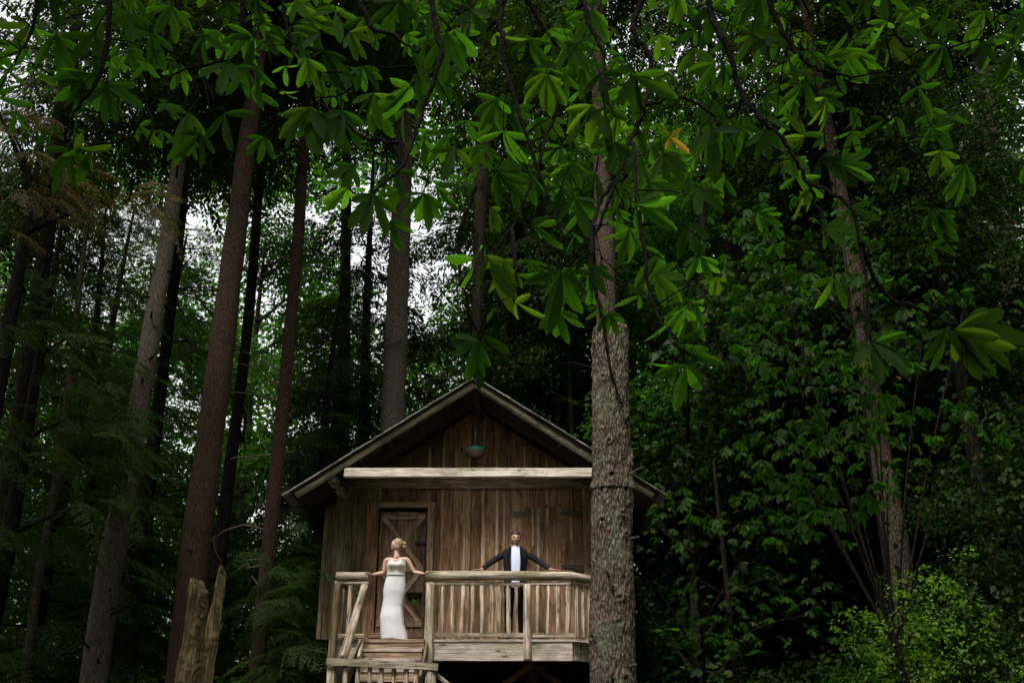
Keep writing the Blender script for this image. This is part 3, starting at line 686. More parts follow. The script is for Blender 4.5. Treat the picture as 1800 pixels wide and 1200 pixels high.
# roof: two slopes of planks, laid on purlins
Y0, Y1 = DT - .10, DW + 4.8
for s, ex in ((-1, elx), (1, erx)):
    d = Vector((ex - apx, 0, elz - apz)); Ls = d.length; d.normalize(); nrm = Vector((-d.z * (1 if s > 0 else -1), 0, abs(d.x))); nrm.normalize()
    n = 17; root = None
    me = box_mesh('roof_slope', (Y1 - Y0), .03, Ls + .10)
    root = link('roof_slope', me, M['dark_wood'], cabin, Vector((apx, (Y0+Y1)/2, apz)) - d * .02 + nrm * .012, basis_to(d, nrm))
    for k in range(n):      # overlapping roofing courses, edges show along the verge
        a = Vector((apx, 0, apz)) + d * (Ls + .16) * k / n; b = Vector((apx, 0, apz)) + d * ((Ls + .16) * (k + 1) / n + .05)
        a = a + nrm * (.040 + random.uniform(0, .003)); b = b + nrm * (.048 + random.uniform(0, .004))
        yo = random.uniform(-.012, .01)
        a.y = b.y = (Y0 + Y1) / 2 + yo
        link('roofing_course', box_mesh('roofing_course', (Y1 - Y0) + .12, .016, (b - a).length, .003), M['roof'], root, a, basis_to(b - a, nrm))
    # bargeboard log along the verge
    pa = Vector((apx + s * .02, DT, apz - .04)); pb = Vector((ex, DT, elz - .04))
    log('verge_log', pb, pa, .074, M['log'], cabin, .070, 14, .05, .02)
    pa2 = pa - nrm * .10 + Vector((0, .55, 0)); pb2 = pb - nrm * .10 + Vector((0, .55, 0))
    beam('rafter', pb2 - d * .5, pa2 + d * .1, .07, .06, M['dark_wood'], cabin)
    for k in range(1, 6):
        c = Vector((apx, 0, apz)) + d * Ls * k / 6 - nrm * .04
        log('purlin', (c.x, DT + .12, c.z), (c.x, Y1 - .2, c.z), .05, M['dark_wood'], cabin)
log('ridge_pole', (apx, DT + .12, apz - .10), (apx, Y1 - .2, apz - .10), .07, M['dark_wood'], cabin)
# bleached tie beam across the gable
beam('tie_beam', P(606, 831, DT + .02), P(1066, 831, DT + .02), 15 * PXM(831, DT), .14, M['white_beam'], cabin, bev=.008, rough=.003)
for px in (584, 1090):
    p = P(px, 842, DT + .1); beam('wall_plate', (p.x, DT + .05, p.z), (p.x, DW + 4.2, p.z), .13, .12, M['log'], cabin, face=(0, 0, 1))
# ---- door
dx0, dx1 = XW(664, 1000), XW(748, 1000); dz0, dz1 = ZW(1112), ZW(899)
yd = DW + .02
beam('door_frame', (XW(652), DW - .05, ZD + .02), (XW(652), DW - .05, ZW(884)), 21 * PXM(1000, DW), .05, M['siding'], cabin)
beam('door_frame', (XW(755), DW - .05, ZD + .02), (XW(755), DW - .05, ZW(884)), 11 * PXM(1000, DW), .05, M['batten'], cabin)
beam('door_frame', (XW(661), DW - .048, ZW(888)), (XW(762), DW - .048, ZW(888)), 9 * PXM(890, DW), .052, M['batten'], cabin)
beam('door_sill', (XW(655), DW - .06, ZW(1117)), (XW(748), DW - .06, ZW(1117)), 9 * PXM(1117, DW), .08, M['siding'], cabin)
dw = dx1 - dx0
door = link('door', box_mesh('door', dw - .02, .02, dz1 - dz0, .003), M['dark_wood'], cabin, Vector(((dx0+dx1)/2, yd + .03, dz0)), basis_to((0, 0, 1)))
door['label'] = 'plank door with crossed braces behind the bride'
for k in range(5):
    x = dx0 + dw * (k + .5) / 5; beam('plank', (x, yd, dz0), (x, yd, dz1), dw / 5 - .006, .024, M['door'], door, rough=.001)
def rail_px(py): return ZW(py)
for py, wpx in ((908, 9), (1000, 9), (1095, 11)):
    beam('crosspiece', (dx0 + .03, yd - .03, ZW(py)), (dx1 - .04, yd - .03, ZW(py)), wpx * PXM(py, DW), .03, M['brace'], door)
for za, zb in ((ZW(911), ZW(997)), (ZW(1003), ZW(1091))):
    for s in (0, 1):
        a = (dx0 + .07, yd - .026 - .012 * s, za if s else zb); b = (dx1 - .09, yd - .026 - .012 * s, zb if s else za)
        beam('brace', a, b, .085, .024, M['brace'], door)
for px, py in ((668, 1095), (712, 1095), (727, 1095), (700, 907), (720, 907), (733, 908)):
    x, z = XW(px, py), ZW(py); log('bolt', (x, yd - .04, z), (x, yd - .055, z), .016, M['iron'], door, seg=8, wob=0)
beam('latch', (XW(741), yd - .05, ZW(990)), (XW(741), yd - .05, ZW(968)), .03, .03, M['iron'], door)
beam('latch_bar', (XW(728), yd - .055, ZW(953)), (XW(749), yd - .055, ZW(953)), .05, .02, M['iron'], door)
# dark half-round pocket with greenery hanging on the door
def pocket():
    g = Vector((XW(731), yd - .1, ZW(1043)))
    bm = bmesh.new(); seg = 14; rings = 6; rr = 14 * PXM(1043, DW); vs = []
    for i in range(rings + 1):
        t = i / rings * math.pi / 2; z = -math.sin(t) * .15; r = math.cos(t) ** .7 * rr + .002
        vs.append([bm.verts.new((math.cos(a) * r, -abs(math.sin(a)) * r * .8 if k else 0, z)) for k, a in enumerate(np.linspace(0, math.pi, seg))])
    for i in range(rings):
        for k in range(seg - 1): bm.faces.new((vs[i][k], vs[i][k+1], vs[i+1][k+1], vs[i+1][k]))
    bmesh.ops.solidify(bm, geom=bm.faces[:], thickness=.008)
    o = empty('wall_basket', g, 'dark half-round basket with a sprig of green, hung on the plank door', 'basket')
    link('basket', bm_mesh('basket', bm, True), M['iron'], o, g)
    beam('rim', g + Vector((-rr, -.0, 0)), g + Vector((rr, -.0, 0)), .03, .03, M['iron'], o)
    V, T = scatter([make_twig(77, 14, .05, .12)], np.array([[0, -.06, -.13], [.03, -.07, -.12]]), np.array([-1.5, -1.7]), np.array([.4, .6]), np.zeros(2), np.ones(2))
    link('sprig', np_mesh('sprig', V, T), M['leafy_yellow'], o, g)
pocket()
# ---- window shutters, closed
sx = [(915, 960), (962, 1004)]
for (a, b), seed in zip(sx, (1, 2)):
    x0, x1 = XW(a), XW(b); z0, z1 = ZW(1012), ZW(892)
    sh = link('shutter', box_mesh('shutter', x1 - x0 - .01, .02, z1 - z0, .003), M['dark_wood'], cabin, Vector(((x0+x1)/2, DW - .03, z0)), basis_to((0, 0, 1)))
    cuts = [0, .5, 1] if seed == 1 else [0, .45, 1]
    for c0, c1 in zip(cuts[:-1], cuts[1:]):
        xx0 = x0 + (x1-x0)*c0; xx1 = x0 + (x1-x0)*c1
        beam('plank', ((xx0+xx1)/2, DW - .05, z0), ((xx0+xx1)/2, DW - .05, z1), xx1-xx0-.005, .022, M['siding'], sh, rough=.001)
    xm = XW(946 if seed == 1 else 963.5); beam('strip', (xm, DW - .068, z0), (xm, DW - .068, z1 - .02), .05, .014, M['batten_grey' if seed == 1 else 'batten'], sh, rough=.001)
    if seed == 1:
        xm = XW(937); beam('pale_strip', (xm, DW - .066, ZW(960)), (xm, DW - .066, z1 - .01), .03, .012, M['batten_pale'], sh, rough=.003)
    for py in (903, 996):
        hx = (XW(903), XW(934)) if seed == 1 else (XW(986), XW(1026))
        if seed == 1 and py == 996: continue
        bm = bmesh.new(); n = 8; L = hx[1] - hx[0]
        up, dn = [], []
        for k in range(n + 1):
            t = k / n; hh = .012 + .018 * math.sin(math.pi * t) ** .5 + (.012 if k in (0, n) else 0)
            up.append((hx[0] + L * t, ZW(py) + hh)); dn.append((hx[0] + L * t, ZW(py) - hh))
        f = bm.faces.new([bm.verts.new((x - cab_g.x, DW - .082 - cab_g.y, z)) for x, z in dn + up[::-1]])
        ret = bmesh.ops.extrude_face_region(bm, geom=[f]); 
        for v in ret['geom']:
            if isinstance(v, bmesh.types.BMVert): v.co.y += .01
        bmesh.ops.recalc_face_normals(bm, faces=bm.faces[:])
        link('hinge', bm_mesh('hinge', bm), M['iron'], sh, cab_g)
    if seed == 2:   # small pale triangular mark nailed to the right shutter
        bm = bmesh.new(); c = (XW(990), ZW(919)); q = 8 * PXM(919, DW)
        for (ax, az), (bx, bz) in (((-1, .8), (1, .8)), ((1, .8), (0, -.9)), ((0, -.9), (-1, .8)), ((-.5, .3), (.5, .3)), ((-.25, -.15), (.25, -.15)), ((-.3, .75), (0, 0)), ((.3, .75), (0, 0))):
            a = Vector((c[0] + ax*q, DW - .066, c[1] + az*q)) - cab_g; b = Vector((c[0] + bx*q, DW - .066, c[1] + bz*q)) - cab_g
            V, Q = tube([a, (a+b)/2, b], [.005]*3, 5); vs = [bm.verts.new(v) for v in V]
            for f in Q: bm.faces.new([vs[i] for i in f])
        link('triangle_mark', bm_mesh('triangle_mark', bm), M['batten_grey'], sh, cab_g)
# ---- deck and its framing
xdl, xdr = P(575, 1120, DR).x, P(1010, 1120, DR).x
n = 12
xdl2 = P(590, 1120, DR).x
for k in range(n):
    y = DR - .1 + (DW + .0 - DR + .1) * (k + .5) / n
    right = P(1010, 1120, DR).x + min(.75, (y - DR) * 1.2) + .1
    x_a = P(645, 1120, DR).x + .05 if y < DR + .12 else xdl2
    beam('deck_board', (x_a, y, ZD - .02), (right, y, ZD - .02), (DW - DR + .1) / n - .01, .035, M['deck_beam'], cabin, face=(0, 0, 1))
beam('rim_beam', P(752, 1142, DR - .03), P(1006, 1142, DR - .03), 36 * PXM(1142, DR), .09, M['deck_beam'], cabin, bev=.006)
p0 = P(1006, 1142, DR + .03); p1 = Vector((p0.x + .75, DR + .85, p0.z))
beam('rim_beam', p0, p1, 35 * PXM(1142, DR), .08, M['deck_beam'], cabin, face=(.7, -.7, 0))
p0 = P(640, 1142, DR + .1); beam('rim_beam', (P(578, 1142, DR + .1)).xyz, p0, .30, .08, M['deck_beam'], cabin)
for k in range(7):
    x = P(600 + 70 * k, 1142, DR).x; beam('joist', (x, DR + .12, ZD - .16), (x, DW + 1.4, ZD - .16), .06, .2, M['dark_wood'], cabin, face=(0, 0, 1))
for px, D in ((600, 17.6), (936, DW - .2), (1085, 17.8), (600, 21.5), (936, 21.5), (1085, 21.5)):
    x = P(px, 1142, D).x; log('stilt', (x, D, -.1), (x, D, ZD - .28), .12, M['dark_wood'], cabin)
for ex in (868, 1002):
    a = P(936, 1166, DW - .3); b = P(ex, 1216, DW - .3)
    log('diagonal_brace', a, b, .05, M['siding'], cabin, seg=8)
# ---- porch railing: thick log on a thinner pole, poles between
def R_(px, py, D=DR): return P(px, py, D)
rail = log('handrail', R_(748, 1012), R_(1005, 1012.5), 8.6 * PXM(1012, DR), M['rail_log'], cabin, 8.0 * PXM(1012, DR), 16, .05, .01)
sub = log('lower_pole', R_(748, 1025.5, DR + .01), R_(1003, 1026, DR + .01), 3.6 * PXM(1012, DR), M['log'], rail, None, 10, .06, .01)
foot = beam('foot_rail', R_(764, 1115), R_(1012, 1116), 7 * PXM(1115, DR), .07, M['log'], rail)
e0 = R_(1001, 1012.5, DR + .02); e1 = Vector((e0.x + .80, DR + .9, e0.z + .0))
log('corner_rail', e0, e1, .078, M['rail_log'], rail, .07, 14, .05)
log('corner_pole', e0 + Vector((0, 0, -.125)), e1 + Vector((0, 0, -.125)), .034, M['log'], rail)
def tilt(px, y0, y1, D, wpx, mat, name='baluster', parent=None, j=1.5):
    s = random.uniform(-j, j)
    bx = P(px + s, y1, D).x; tx = P(px, (y0 + y1) / 2, D).x + s * .3 * PXM(y0, D)
    a = P(px, y1, D); b = P(px, y0, D); ax = P(px, (y0+y1)/2, D).x
    log(name, (ax + s * .004, D, a.z), (ax - s * .004, D, b.z), wpx * PXM(y1, D) / 2, M[mat], parent or rail, wpx * .88 * PXM(y1, D) / 2, 10, .16, random.uniform(0, .02))
for px in (779, 796, 812.5, 830, 847, 863, 878, 894, 908.5, 945, 963, 980, 997):
    tilt(px, 1028, 1113, DR + .02, random.uniform(6.8, 8.6), 'baluster')
for k in range(1, 7):
    q = e0.lerp(e1, k / 7); log('baluster', (q.x, q.y, ZD + .06), (q.x, q.y, q.z - .14), .033, M['baluster'], rail)
log('post', (P(927, 1090, DR-.07).x, DR - .075, P(927, 1160, DR).z), (P(927, 1090, DR-.07).x, DR - .075, P(927, 1028, DR).z), 7.6 * PXM(1090, DR), M['baluster'], rail, 6.8 * PXM(1090, DR), 12, .06)
log('newel_post', (P(755, 1100, DR-.09).x, DR - .10, P(755, 1172, DR).z), (P(755, 1100, DR-.09).x, DR - .10, P(757, 1025, DR).z), 8.4 * PXM(1090, DR), M['rail_log'], rail, 7.4 * PXM(1090, DR), 12, .07)
# left bay
rl = log('handrail', R_(591, 1012.5), R_(649, 1012.5), 7.8 * PXM(1012, DR), M['rail_log'], cabin, 7.4 * PXM(1012, DR), 16, .05)
log('lower_pole', R_(588, 1024.5), R_(648, 1024.5), 3.6 * PXM(1012, DR), M['log'], rl)
beam('foot_rail', R_(592, 1117), R_(640, 1117), .06, .06, M['log'], rl)
xp = P(583, 1115, DR - .05).x
log('post', (xp + .00, DR - .06, 0.2), (P(594, 1030, DR).x, DR - .06, P(594, 1026, DR).z), 8.5 * PXM(1100, DR), M['siding_green'], rl, 5.5 * PXM(1100, DR), 12, .05)
log('baluster', (P(614, 1070, DR).x, DR, P(614, 1116, DR).z), (P(614, 1070, DR).x, DR, P(614, 1028, DR).z), 4 * PXM(1100, DR), M['baluster'], rl)
log('baluster', (P(601, 1070, DR).x, DR+.05, P(601, 1116, DR).z), (P(601, 1070, DR).x, DR+.05, P(601, 1028, DR).z), 3.4 * PXM(1100, DR), M['siding_green'], rl)
# ---- staircase towards the viewer, with a landing below
DL = 15.55
st = log('stair_handrail', P(603, 1157, DL), P(641, 1029, DR - .08), 7.6 * PXM(1100, DR), M['baluster'], cabin, 6.2 * PXM(1100, DR), 12, .06)
st['label'] = 'slanting handrail pole of the stair'
for k in range(4):
    y = DR - .16 - .30 * k; z = ZD - .04 - .17 * k
    x0 = P(640, 1130, DR).x + .03 * k; x1 = P(750, 1130, DR).x - .02
    if k == 0: x0 = P(638, 1130, DR).x
    beam('tread', (x0, y, z), (x1, y, z), .30, .05, M['deck_beam'] if k else M['brace'], st, face=(0, 0, 1), rough=.002)
    beam('riser', (x0 + .02, y - .12, z - .10), (x1, y - .12, z - .10), .12, .03, M['brace'], st)
beam('stringer', (P(634, 1130, DR).x, DR - .05, ZD - .08), (P(634, 1130, DR).x, DL + .05, ZD - .78), .2, .04, M['siding_green'], st, face=(-1, 0, 0))
beam('stringer', (P(752, 1130, DR).x, DR - .05, ZD - .10), (P(752, 1130, DR).x, DL + .05, ZD - .80), .2, .04, M['siding_green'], st, face=(1, 0, 0))
xa, xb = P(575, 1200, DL).x, P(770, 1200, DL).x; zl = ZD - .95
for k in range(6):
    y = DL + .05 + .13 * k; beam('landing_board', (xa, y, zl), (xb, y, zl), .12, .035, M['deck_beam'], st, face=(0, 0, 1))
log('short_pole', P(630, 1154, DL + .1), P(638, 1126, DR - .2), 2.6 * PXM(1130, DR), M['baluster'], st)
lr = beam('landing_rail', P(575, 1162, DL - .02), P(770, 1171.5, DL - .02), 12 * PXM(1165, DL), .14, M['log'], cabin, bev=.012, rough=.005)
lr['label'] = 'flat rail across the lower landing'
for px in (605, 627, 648, 670, 691, 711, 731):
    tilt(px, 1172, 1262, DL, 9.6, 'baluster', parent=lr)
beam('foot_rail', P(580, 1262, DL), P(765, 1264, DL), .07, .07, M['log'], lr)
for px, wd in ((582, 15), (757, 21)):
    x = P(px, 1190, DL + .02).x; log('post', (x, DL + .02, -.1), (x, DL + .02, P(px, 1172, DL).z), wd * PXM(1180, DL) / 2, M['baluster'], lr, None, 12, .08)
    x2 = P(px + 6, 1190, DL + 1.0).x; log('post', (x2, DL + .98, -.1), (x2, DL + .98, zl), .07, M['dark_wood'], lr)
q0 = P(764, 1183, DL + .05); log('lower_handrail', q0, q0 + Vector((1.3, -.1, -1.0)), .035, M['log'], lr)
for k in range(6):
    xx = q0.x + .1 + .24 * k; z_ = zl - .02 - .18 * (k + 1); beam('tread', (xx, DL + .05, z_), (xx, DL + .8, z_), .26, .04, M['deck_beam'], lr, face=(0, 0, 1))
# ---- lamp hanging under the ridge
def lamp():
    D = 17.75; c = P(835.5, 792, D); g = c.copy(); m = PXM(792, D)
    o = empty('hanging_lamp', g, 'green enamel lamp with a smoky bowl hanging under the roof peak', 'lamp')
    def lathe(name, prof, mat, seg=28):
        bm = bmesh.new(); rings = []
        for r, z in prof: rings.append([bm.verts.new((r * math.cos(2*math.pi*k/seg), r * math.sin(2*math.pi*k/seg), z)) for k in range(seg)])
        for i in range(len(rings)-1):
            for k in range(seg): bm.faces.new((rings[i][k], rings[i][(k+1) % seg], rings[i+1][(k+1) % seg], rings[i+1][k]))
        bmesh.ops.recalc_face_normals(bm, faces=bm.faces[:]); return link(name, bm_mesh(name, bm, True), mat, o, g)
    lathe('shade', [(1.2*m, 10*m), (3*m, 9.6*m), (9*m, 8*m), (14.5*m, 4.8*m), (17.8*m, .8*m), (18.6*m, -1.2*m), (18.3*m, -1.6*m), (17*m, .2*m), (10*m, 5*m), (1*m, 6*m)], M['enamel'])
    lathe('bowl', [(17.2*m, -1.2*m), (16*m, -5*m), (12.5*m, -9*m), (7*m, -12*m), (1*m, -13*m)], M['glass'])
    lathe('rod', [(.9*m, 9*m), (.9*m, 26*m), (1.8*m, 27*m), (1.8*m, 30*m), (.5*m, 36*m), (.4*m, 60*m)], M['enamel'], 8)
    for k in range(8):
        a = math.pi * k / 8; pts = []
        for t in np.linspace(-1, 1, 13):
            r = 18.2 * m * math.sin(t * math.pi / 2); z = -1.2*m - 13.2 * m * math.cos(t * math.pi / 2) ** .8 if abs(t) < 1 else -1.2*m
            pts.append((r * math.cos(a), r * math.sin(a), z))
        V, Q = tube(pts, [.35*m]*13, 4); link('guard_wire', np_mesh('guard_wire', V, Q, True), M['iron'], o, g)
lamp()

# ---------------------------------------------------------------- people
def skin_mesh(nodes, edges, rad, sub=2, root=0):
    me = bpy.data.meshes.new('sk'); me.from_pydata([tuple(n) for n in nodes], edges, []); o = bpy.data.objects.new('sk', me); COL.objects.link(o)
    o.modifiers.new('s', 'SKIN'); ss = o.modifiers.new('u', 'SUBSURF'); ss.levels = sub; ss.render_levels = sub
    for i, r in enumerate(rad):
        v = me.skin_vertices[0].data[i]; v.radius = r if isinstance(r, tuple) else (r, r); v.use_root = (i == root)
    bpy.context.view_layer.update(); dg = bpy.context.evaluated_depsgraph_get()
    m2 = bpy.data.meshes.new_from_object(o.evaluated_get(dg)); bpy.data.objects.remove(o); return m2
def remesh_join(meshes, voxel, name, smooth=2):
    bm = bmesh.new()
    for m_ in meshes: bm.from_mesh(m_)
    me = bm_mesh(name, bm); o = bpy.data.objects.new('rm', me); COL.objects.link(o)
    r = o.modifiers.new('r', 'REMESH'); r.mode = 'VOXEL'; r.voxel_size = voxel; r.use_smooth_shade = True
    if smooth: s = o.modifiers.new('m', 'SMOOTH'); s.iterations = smooth; s.factor = .5
    bpy.context.view_layer.update(); dg = bpy.context.evaluated_depsgraph_get()
    m2 = bpy.data.meshes.new_from_object(o.evaluated_get(dg)); m2.name = name; bpy.data.objects.remove(o)
    for p in m2.polygons: p.use_smooth = True
    return m2
def head_mesh(c, yaw, pitch=0.0, h=.225, female=False):
    """face looks along local -Y; c = centre of the head"""
    bm = bmesh.new(); bmesh.ops.create_icosphere(bm, subdivisions=5, radius=1)
    s = h / .225; G = lambda d, w_: math.exp(-(d * d) / (w_ * w_))
    for v in bm.verts:
        x, y, z = v.co; jaw = max(0, -z)
        wx = .073 * (1 - .30 * jaw ** 1.5); wy = .095 * (1 - .12 * jaw); px, py, pz = x * wx, y * wy, z * .1125
        if y > 0 and z < -.2: py *= 1 - .45 * min(1, (-z - .2) * 1.5)
        if y < 0:
            nz_ = G(px, .012) * (G(pz + .014, .018) * .024 + G(pz - .01, .02) * .010); py -= nz_
            for e in (-.031, .031): py += .012 * G(px - e, .015) * G(pz - .012, .012)
            py -= .006 * G(pz - .032, .012) * G(px, .05)
            py -= .006 * G(pz + .052, .007) * G(px, .022); py -= .008 * G(pz + .09, .018) * G(px, .025)
            py -= .004 * (G(px - .045, .02) + G(px + .045, .02)) * G(pz + .02, .02)
        v.co = (px * s, py * s, pz * s)
    for e in (-1, 1):
        r = bmesh.ops.create_icosphere(bm, subdivisions=2, radius=1)
        for v in r['verts']: v.co = Vector((e * .073 * s + v.co.x * .008, .005 + v.co.y * .018, -.005 + v.co.z * .032))
    m_ = bm_mesh('head', bm); m_.transform(Matrix.Translation(c) @ Matrix.Rotation(yaw, 4, 'Z') @ Matrix.Rotation(pitch, 4, 'X')); return m_
def ell(name, c, r, mat, parent, g, M4=None, sub=3, fn=None):
    bm = bmesh.new(); bmesh.ops.create_icosphere(bm, subdivisions=sub, radius=1)
    for v in bm.verts:
        p = Vector((v.co.x * r[0], v.co.y * r[1], v.co.z * r[2])) + Vector(c)
        if fn: p = fn(p, v.co)
        v.co = (M4 @ p) if M4 else p
    return link(name, bm_mesh(name, bm, True), mat, parent, g)
def loft(rings, seg=40, wav=None):
    """rings: (cx, cy, z, half width, half depth); returns V, Q"""
    V = []
    for i, (cx, cy, z, a, b) in enumerate(rings):
        for k in range(seg):
            t = 2 * math.pi * k / seg; x, y = math.cos(t), math.sin(t); f = 1 + (wav(i, t) if wav else 0)
            V.append((cx + a * x * f, cy + b * y * f, z))
    n = len(rings); i_ = np.arange(n-1)[:, None] * seg; k_ = np.arange(seg)[None]; k2 = (k_+1) % seg
    return np.array(V), np.stack([i_+k_, i_+k2, i_+seg+k2, i_+seg+k_], -1).reshape(-1, 4)
def finger_chain(w0, d, n=None):
    pass
def hand_nodes(wrist, d, up, side, sc=1.0, curl=0.5):
    """palm and five separate fingers as chains; d forward along the hand, side towards the thumb, up = back of the hand"""
    out = []   # list of (nodes, radii)
    w_, d, up, side = Vector(wrist), Vector(d).normalized(), Vector(up).normalized(), Vector(side).normalized()
    palm = [w_, w_ + d * .045 * sc, w_ + d * .085 * sc]; out.append((palm, [(.024*sc, .017*sc), (.034*sc, .015*sc), (.036*sc, .013*sc)]))
    for k, L in enumerate((.072, .080, .074, .058)):
        s = side * (.030 - .020 * k) * sc; b = w_ + d * .078 * sc + s; dd = (d + side * (.16 - .11 * k)).normalized()
        p = [b, b + dd * L * .42 * sc + up * .004, b + (dd - up * curl * .5).normalized() * L * .75 * sc, b + (dd - up * curl).normalized() * L * sc]
        out.append((p, [.0085*sc, .0082*sc, .0078*sc, .0065*sc]))
    b = w_ + d * .028 * sc + side * .022 * sc; dd = (d * .75 + side * .75 - up * .1).normalized()
    out.append(([b, b + dd * .035 * sc, b + (dd + d * .4).normalized() * .062 * sc], [.011*sc, .0095*sc, .0075*sc])); return out
def chain_meshes(chains):
    return [skin_mesh(n, [(i, i+1) for i in range(len(n)-1)], r, 1) for n, r in chains]

def make_bride():
    D = DR - .03; U = PXM(1040, D); foot = P(692, 1131, D); g = Vector((foot.x, D, ZD))
    Q_ = lambda px, py, dy=0.0: P(px, py, D + dy) - g
    o = empty('person', g, 'woman in white lace wedding gown at the stair head, arms out to both rails', 'person')
    # dress: measured silhouette
    sil = [(1131, 671, 716), (1128, 670, 716), (1115, 669, 715), (1106, 668.5, 712.5), (1098, 668, 710.5), (1084, 667.5, 709), (1066, 671, 707.5), (1052, 674, 709.5), (1038, 673.5, 713), (1026, 675.5, 713), (1016, 679, 712.5), (1010, 680.5, 712)]
    rings = []
    for i, (py, l, r) in enumerate(sil):
        a = (r - l) / 2 * PXM(py, D); c = Q_((l + r) / 2, py); dep = a * (.80 if py > 1080 else .66)
        rings.append((c.x, 0, c.z - (.02 if i == 0 else 0), a, dep))
    zs = np.array([q[2] for q in rings]); zz = np.linspace(zs[0], zs[-1], 44); R2 = [tuple(np.interp(z, zs, [q[k] for q in rings]) if k != 2 else z for k in range(5)) for z in zz]
    def wav(i, t):
        z = zz[i]; k = max(0, 1 - z / .62); return .045 * k * math.sin(7 * t + 1.3 * math.sin(t)) + .02 * k * math.sin(13 * t + 2) + .006 * math.sin(4 * t + z * 20)
    V, Qd = loft(R2, 64, wav); V[:64, 2] += .012 * np.sin(np.linspace(0, 2*np.pi*7, 64))
    V[:, 2] = np.maximum(V[:, 2], .004)
    link('gown_skirt', np_mesh('gown_skirt', V, Qd, True), M['lace'], o, g)
    # bodice with cups, belt
    z_w, z_b, z_t = Q_(696, 1010).z, Q_(696, 996).z, Q_(696, 979).z
    rb = [(Q_(696, 1011).x, 0, z_w - .01, 16 * U, .115), (Q_(696.5, 1003).x, 0, Q_(0, 1003).z, 16.6 * U, .115), (Q_(697, 996).x, -.005, z_b, 17.4 * U, .125), (Q_(697, 991).x, -.005, Q_(0, 991).z, 17.0 * U, .125), (Q_(697, 987).x, 0, Q_(0, 987).z, 16.0 * U, .116)]
    zs = [q[2] for q in rb]; zz = np.linspace(zs[0], zs[-1], 16); R3 = [tuple(np.interp(z, zs, [q[k] for q in rb]) if k != 2 else z for k in range(5)) for z in zz]
    V, Qd = loft(R3, 56); zc = Q_(0, 994).z
    for v in V:
        if v[1] < 0:
            for e in (-7.6, 7.8):
                dx = v[0] - (R3[8][0] + e * U); dz = v[2] - zc; v[1] -= .058 * math.exp(-(dx*dx + dz*dz) / .0042)
    top = V[-56:]
    for v in top:
        dx = abs(v[0] - R3[-1][0]) / U
        if v[1] < .02: v[2] += .045 * math.exp(-((dx - 9) ** 2) / 12) - .05 * math.exp(-(dx ** 2) / 12)
        else: v[2] -= .05
    link('bodice', np_mesh('bodice', V, Qd, True), M['satin'], o, g)
    V, Qd = loft([(Q_(696, 1010).x, 0, z_w - .012, 16.3*U, .122), (Q_(696, 1010).x, 0, z_w, 16.8*U, .125), (Q_(696, 1009).x, 0, z_w + .012, 16.3*U, .122)], 40)
    link('waist_band', np_mesh('waist_band', V, Qd, True), M['satin'], o, g)
    # body: head, neck, chest, arms
    sh_l, sh_r = Q_(678.5, 983), Q_(715.5, 982)
    neck0, neck1 = Q_(697.5, 979), Q_(697.5, 967)
    chest = Q_(697, 986); waist = Q_(697, 1005); hip = Q_(694, 1035)
    el_l = Q_(674.5, 1006, .02); wr_l = Q_(654.5, 1009.5, -.03); el_r = Q_(728, 1005, .02); wr_r = Q_(746, 1008, -.03)
    ms = [skin_mesh([hip, waist, chest, neck0 - Vector((0, 0, .03))], [(0,1),(1,2),(2,3)], [(.12,.08),(.095,.07),(.13,.080),(.10,.06)], 2),
          skin_mesh([neck0 - Vector((0, 0, .05)), neck0.lerp(neck1, .5), neck1 + Vector((0, 0, .02))], [(0,1),(1,2)], [.080, .049, .047], 2)]
    for s_, e_, w_ in ((sh_l, el_l, wr_l), (sh_r, el_r, wr_r)):
        ms.append(skin_mesh([neck0 - Vector((0, 0, .06)), s_, s_.lerp(e_, .5), e_, e_.lerp(w_, .4), w_], [(0,1),(1,2),(2,3),(3,4),(4,5)], [.055, .050, .042, .035, .034, .021], 2))
    hc = Q_(698.0, 958.5); yaw = -math.pi * .40
    hd = head_mesh(hc, yaw, .38, .222, True)
    ms.append(hd)
    ms += chain_meshes(hand_nodes(wr_l, Q_(640, 1004, -.03) - wr_l, (0, -.2, 1), (0, -1, .1), .9, .35))
    ms += chain_meshes(hand_nodes(wr_r, Q_(760, 1003, -.03) - wr_r, (0, -.2, 1), (0, -1, .1), .9, .35))
    for e in (-.06, .07): ms.append(skin_mesh([hip + Vector((0, 0, -.02)), Vector((e * .8, 0, .45)), Vector((e, 0, .10))], [(0,1),(1,2)], [(.08,.07), .055, .035], 1))
    for e in (-.06, .07): ms.append(skin_mesh([Vector((e, 0, .12)), Vector((e, .01, .05)), Vector((e, -.05, .03)), Vector((e, -.13, .02))], [(0,1),(1,2),(2,3)], [.032, .03, .028, .02], 1))
    link('body', remesh_join(ms, .0055, 'body'), M['skin'], o, g)
    H = Matrix.Translation(hc) @ Matrix.Rotation(yaw, 4, 'Z') @ Matrix.Rotation(.38, 4, 'X')
    def hf(p, n):
        q = p.copy(); k = mnoise.noise(q * 38) * .010; return q + n * k
    ell('hair', (0, .022, .022), (.083, .092, .098), M['hair_blonde'], o, g, H, 4, lambda p, n: hf(Vector((p.x, max(p.y, -.052 + .55 * max(0, .055 - p.z)), p.z)), n))
    for i, (x, y, z, s) in enumerate([(0, .115, -.035, .052), (.03, .125, -.01, .036), (-.035, .12, -.02, .038), (.0, .14, -.055, .034), (-.03, .105, -.068, .034), (.035, .10, -.062, .032), (0, .105, .012, .036)]):
        ell('hair_curl', (x, y, z), (s, s * .85, s * .8), M['hair_blonde'], o, g, H, 3, lambda p, n: p + n * mnoise.noise(p * 60) * .008)
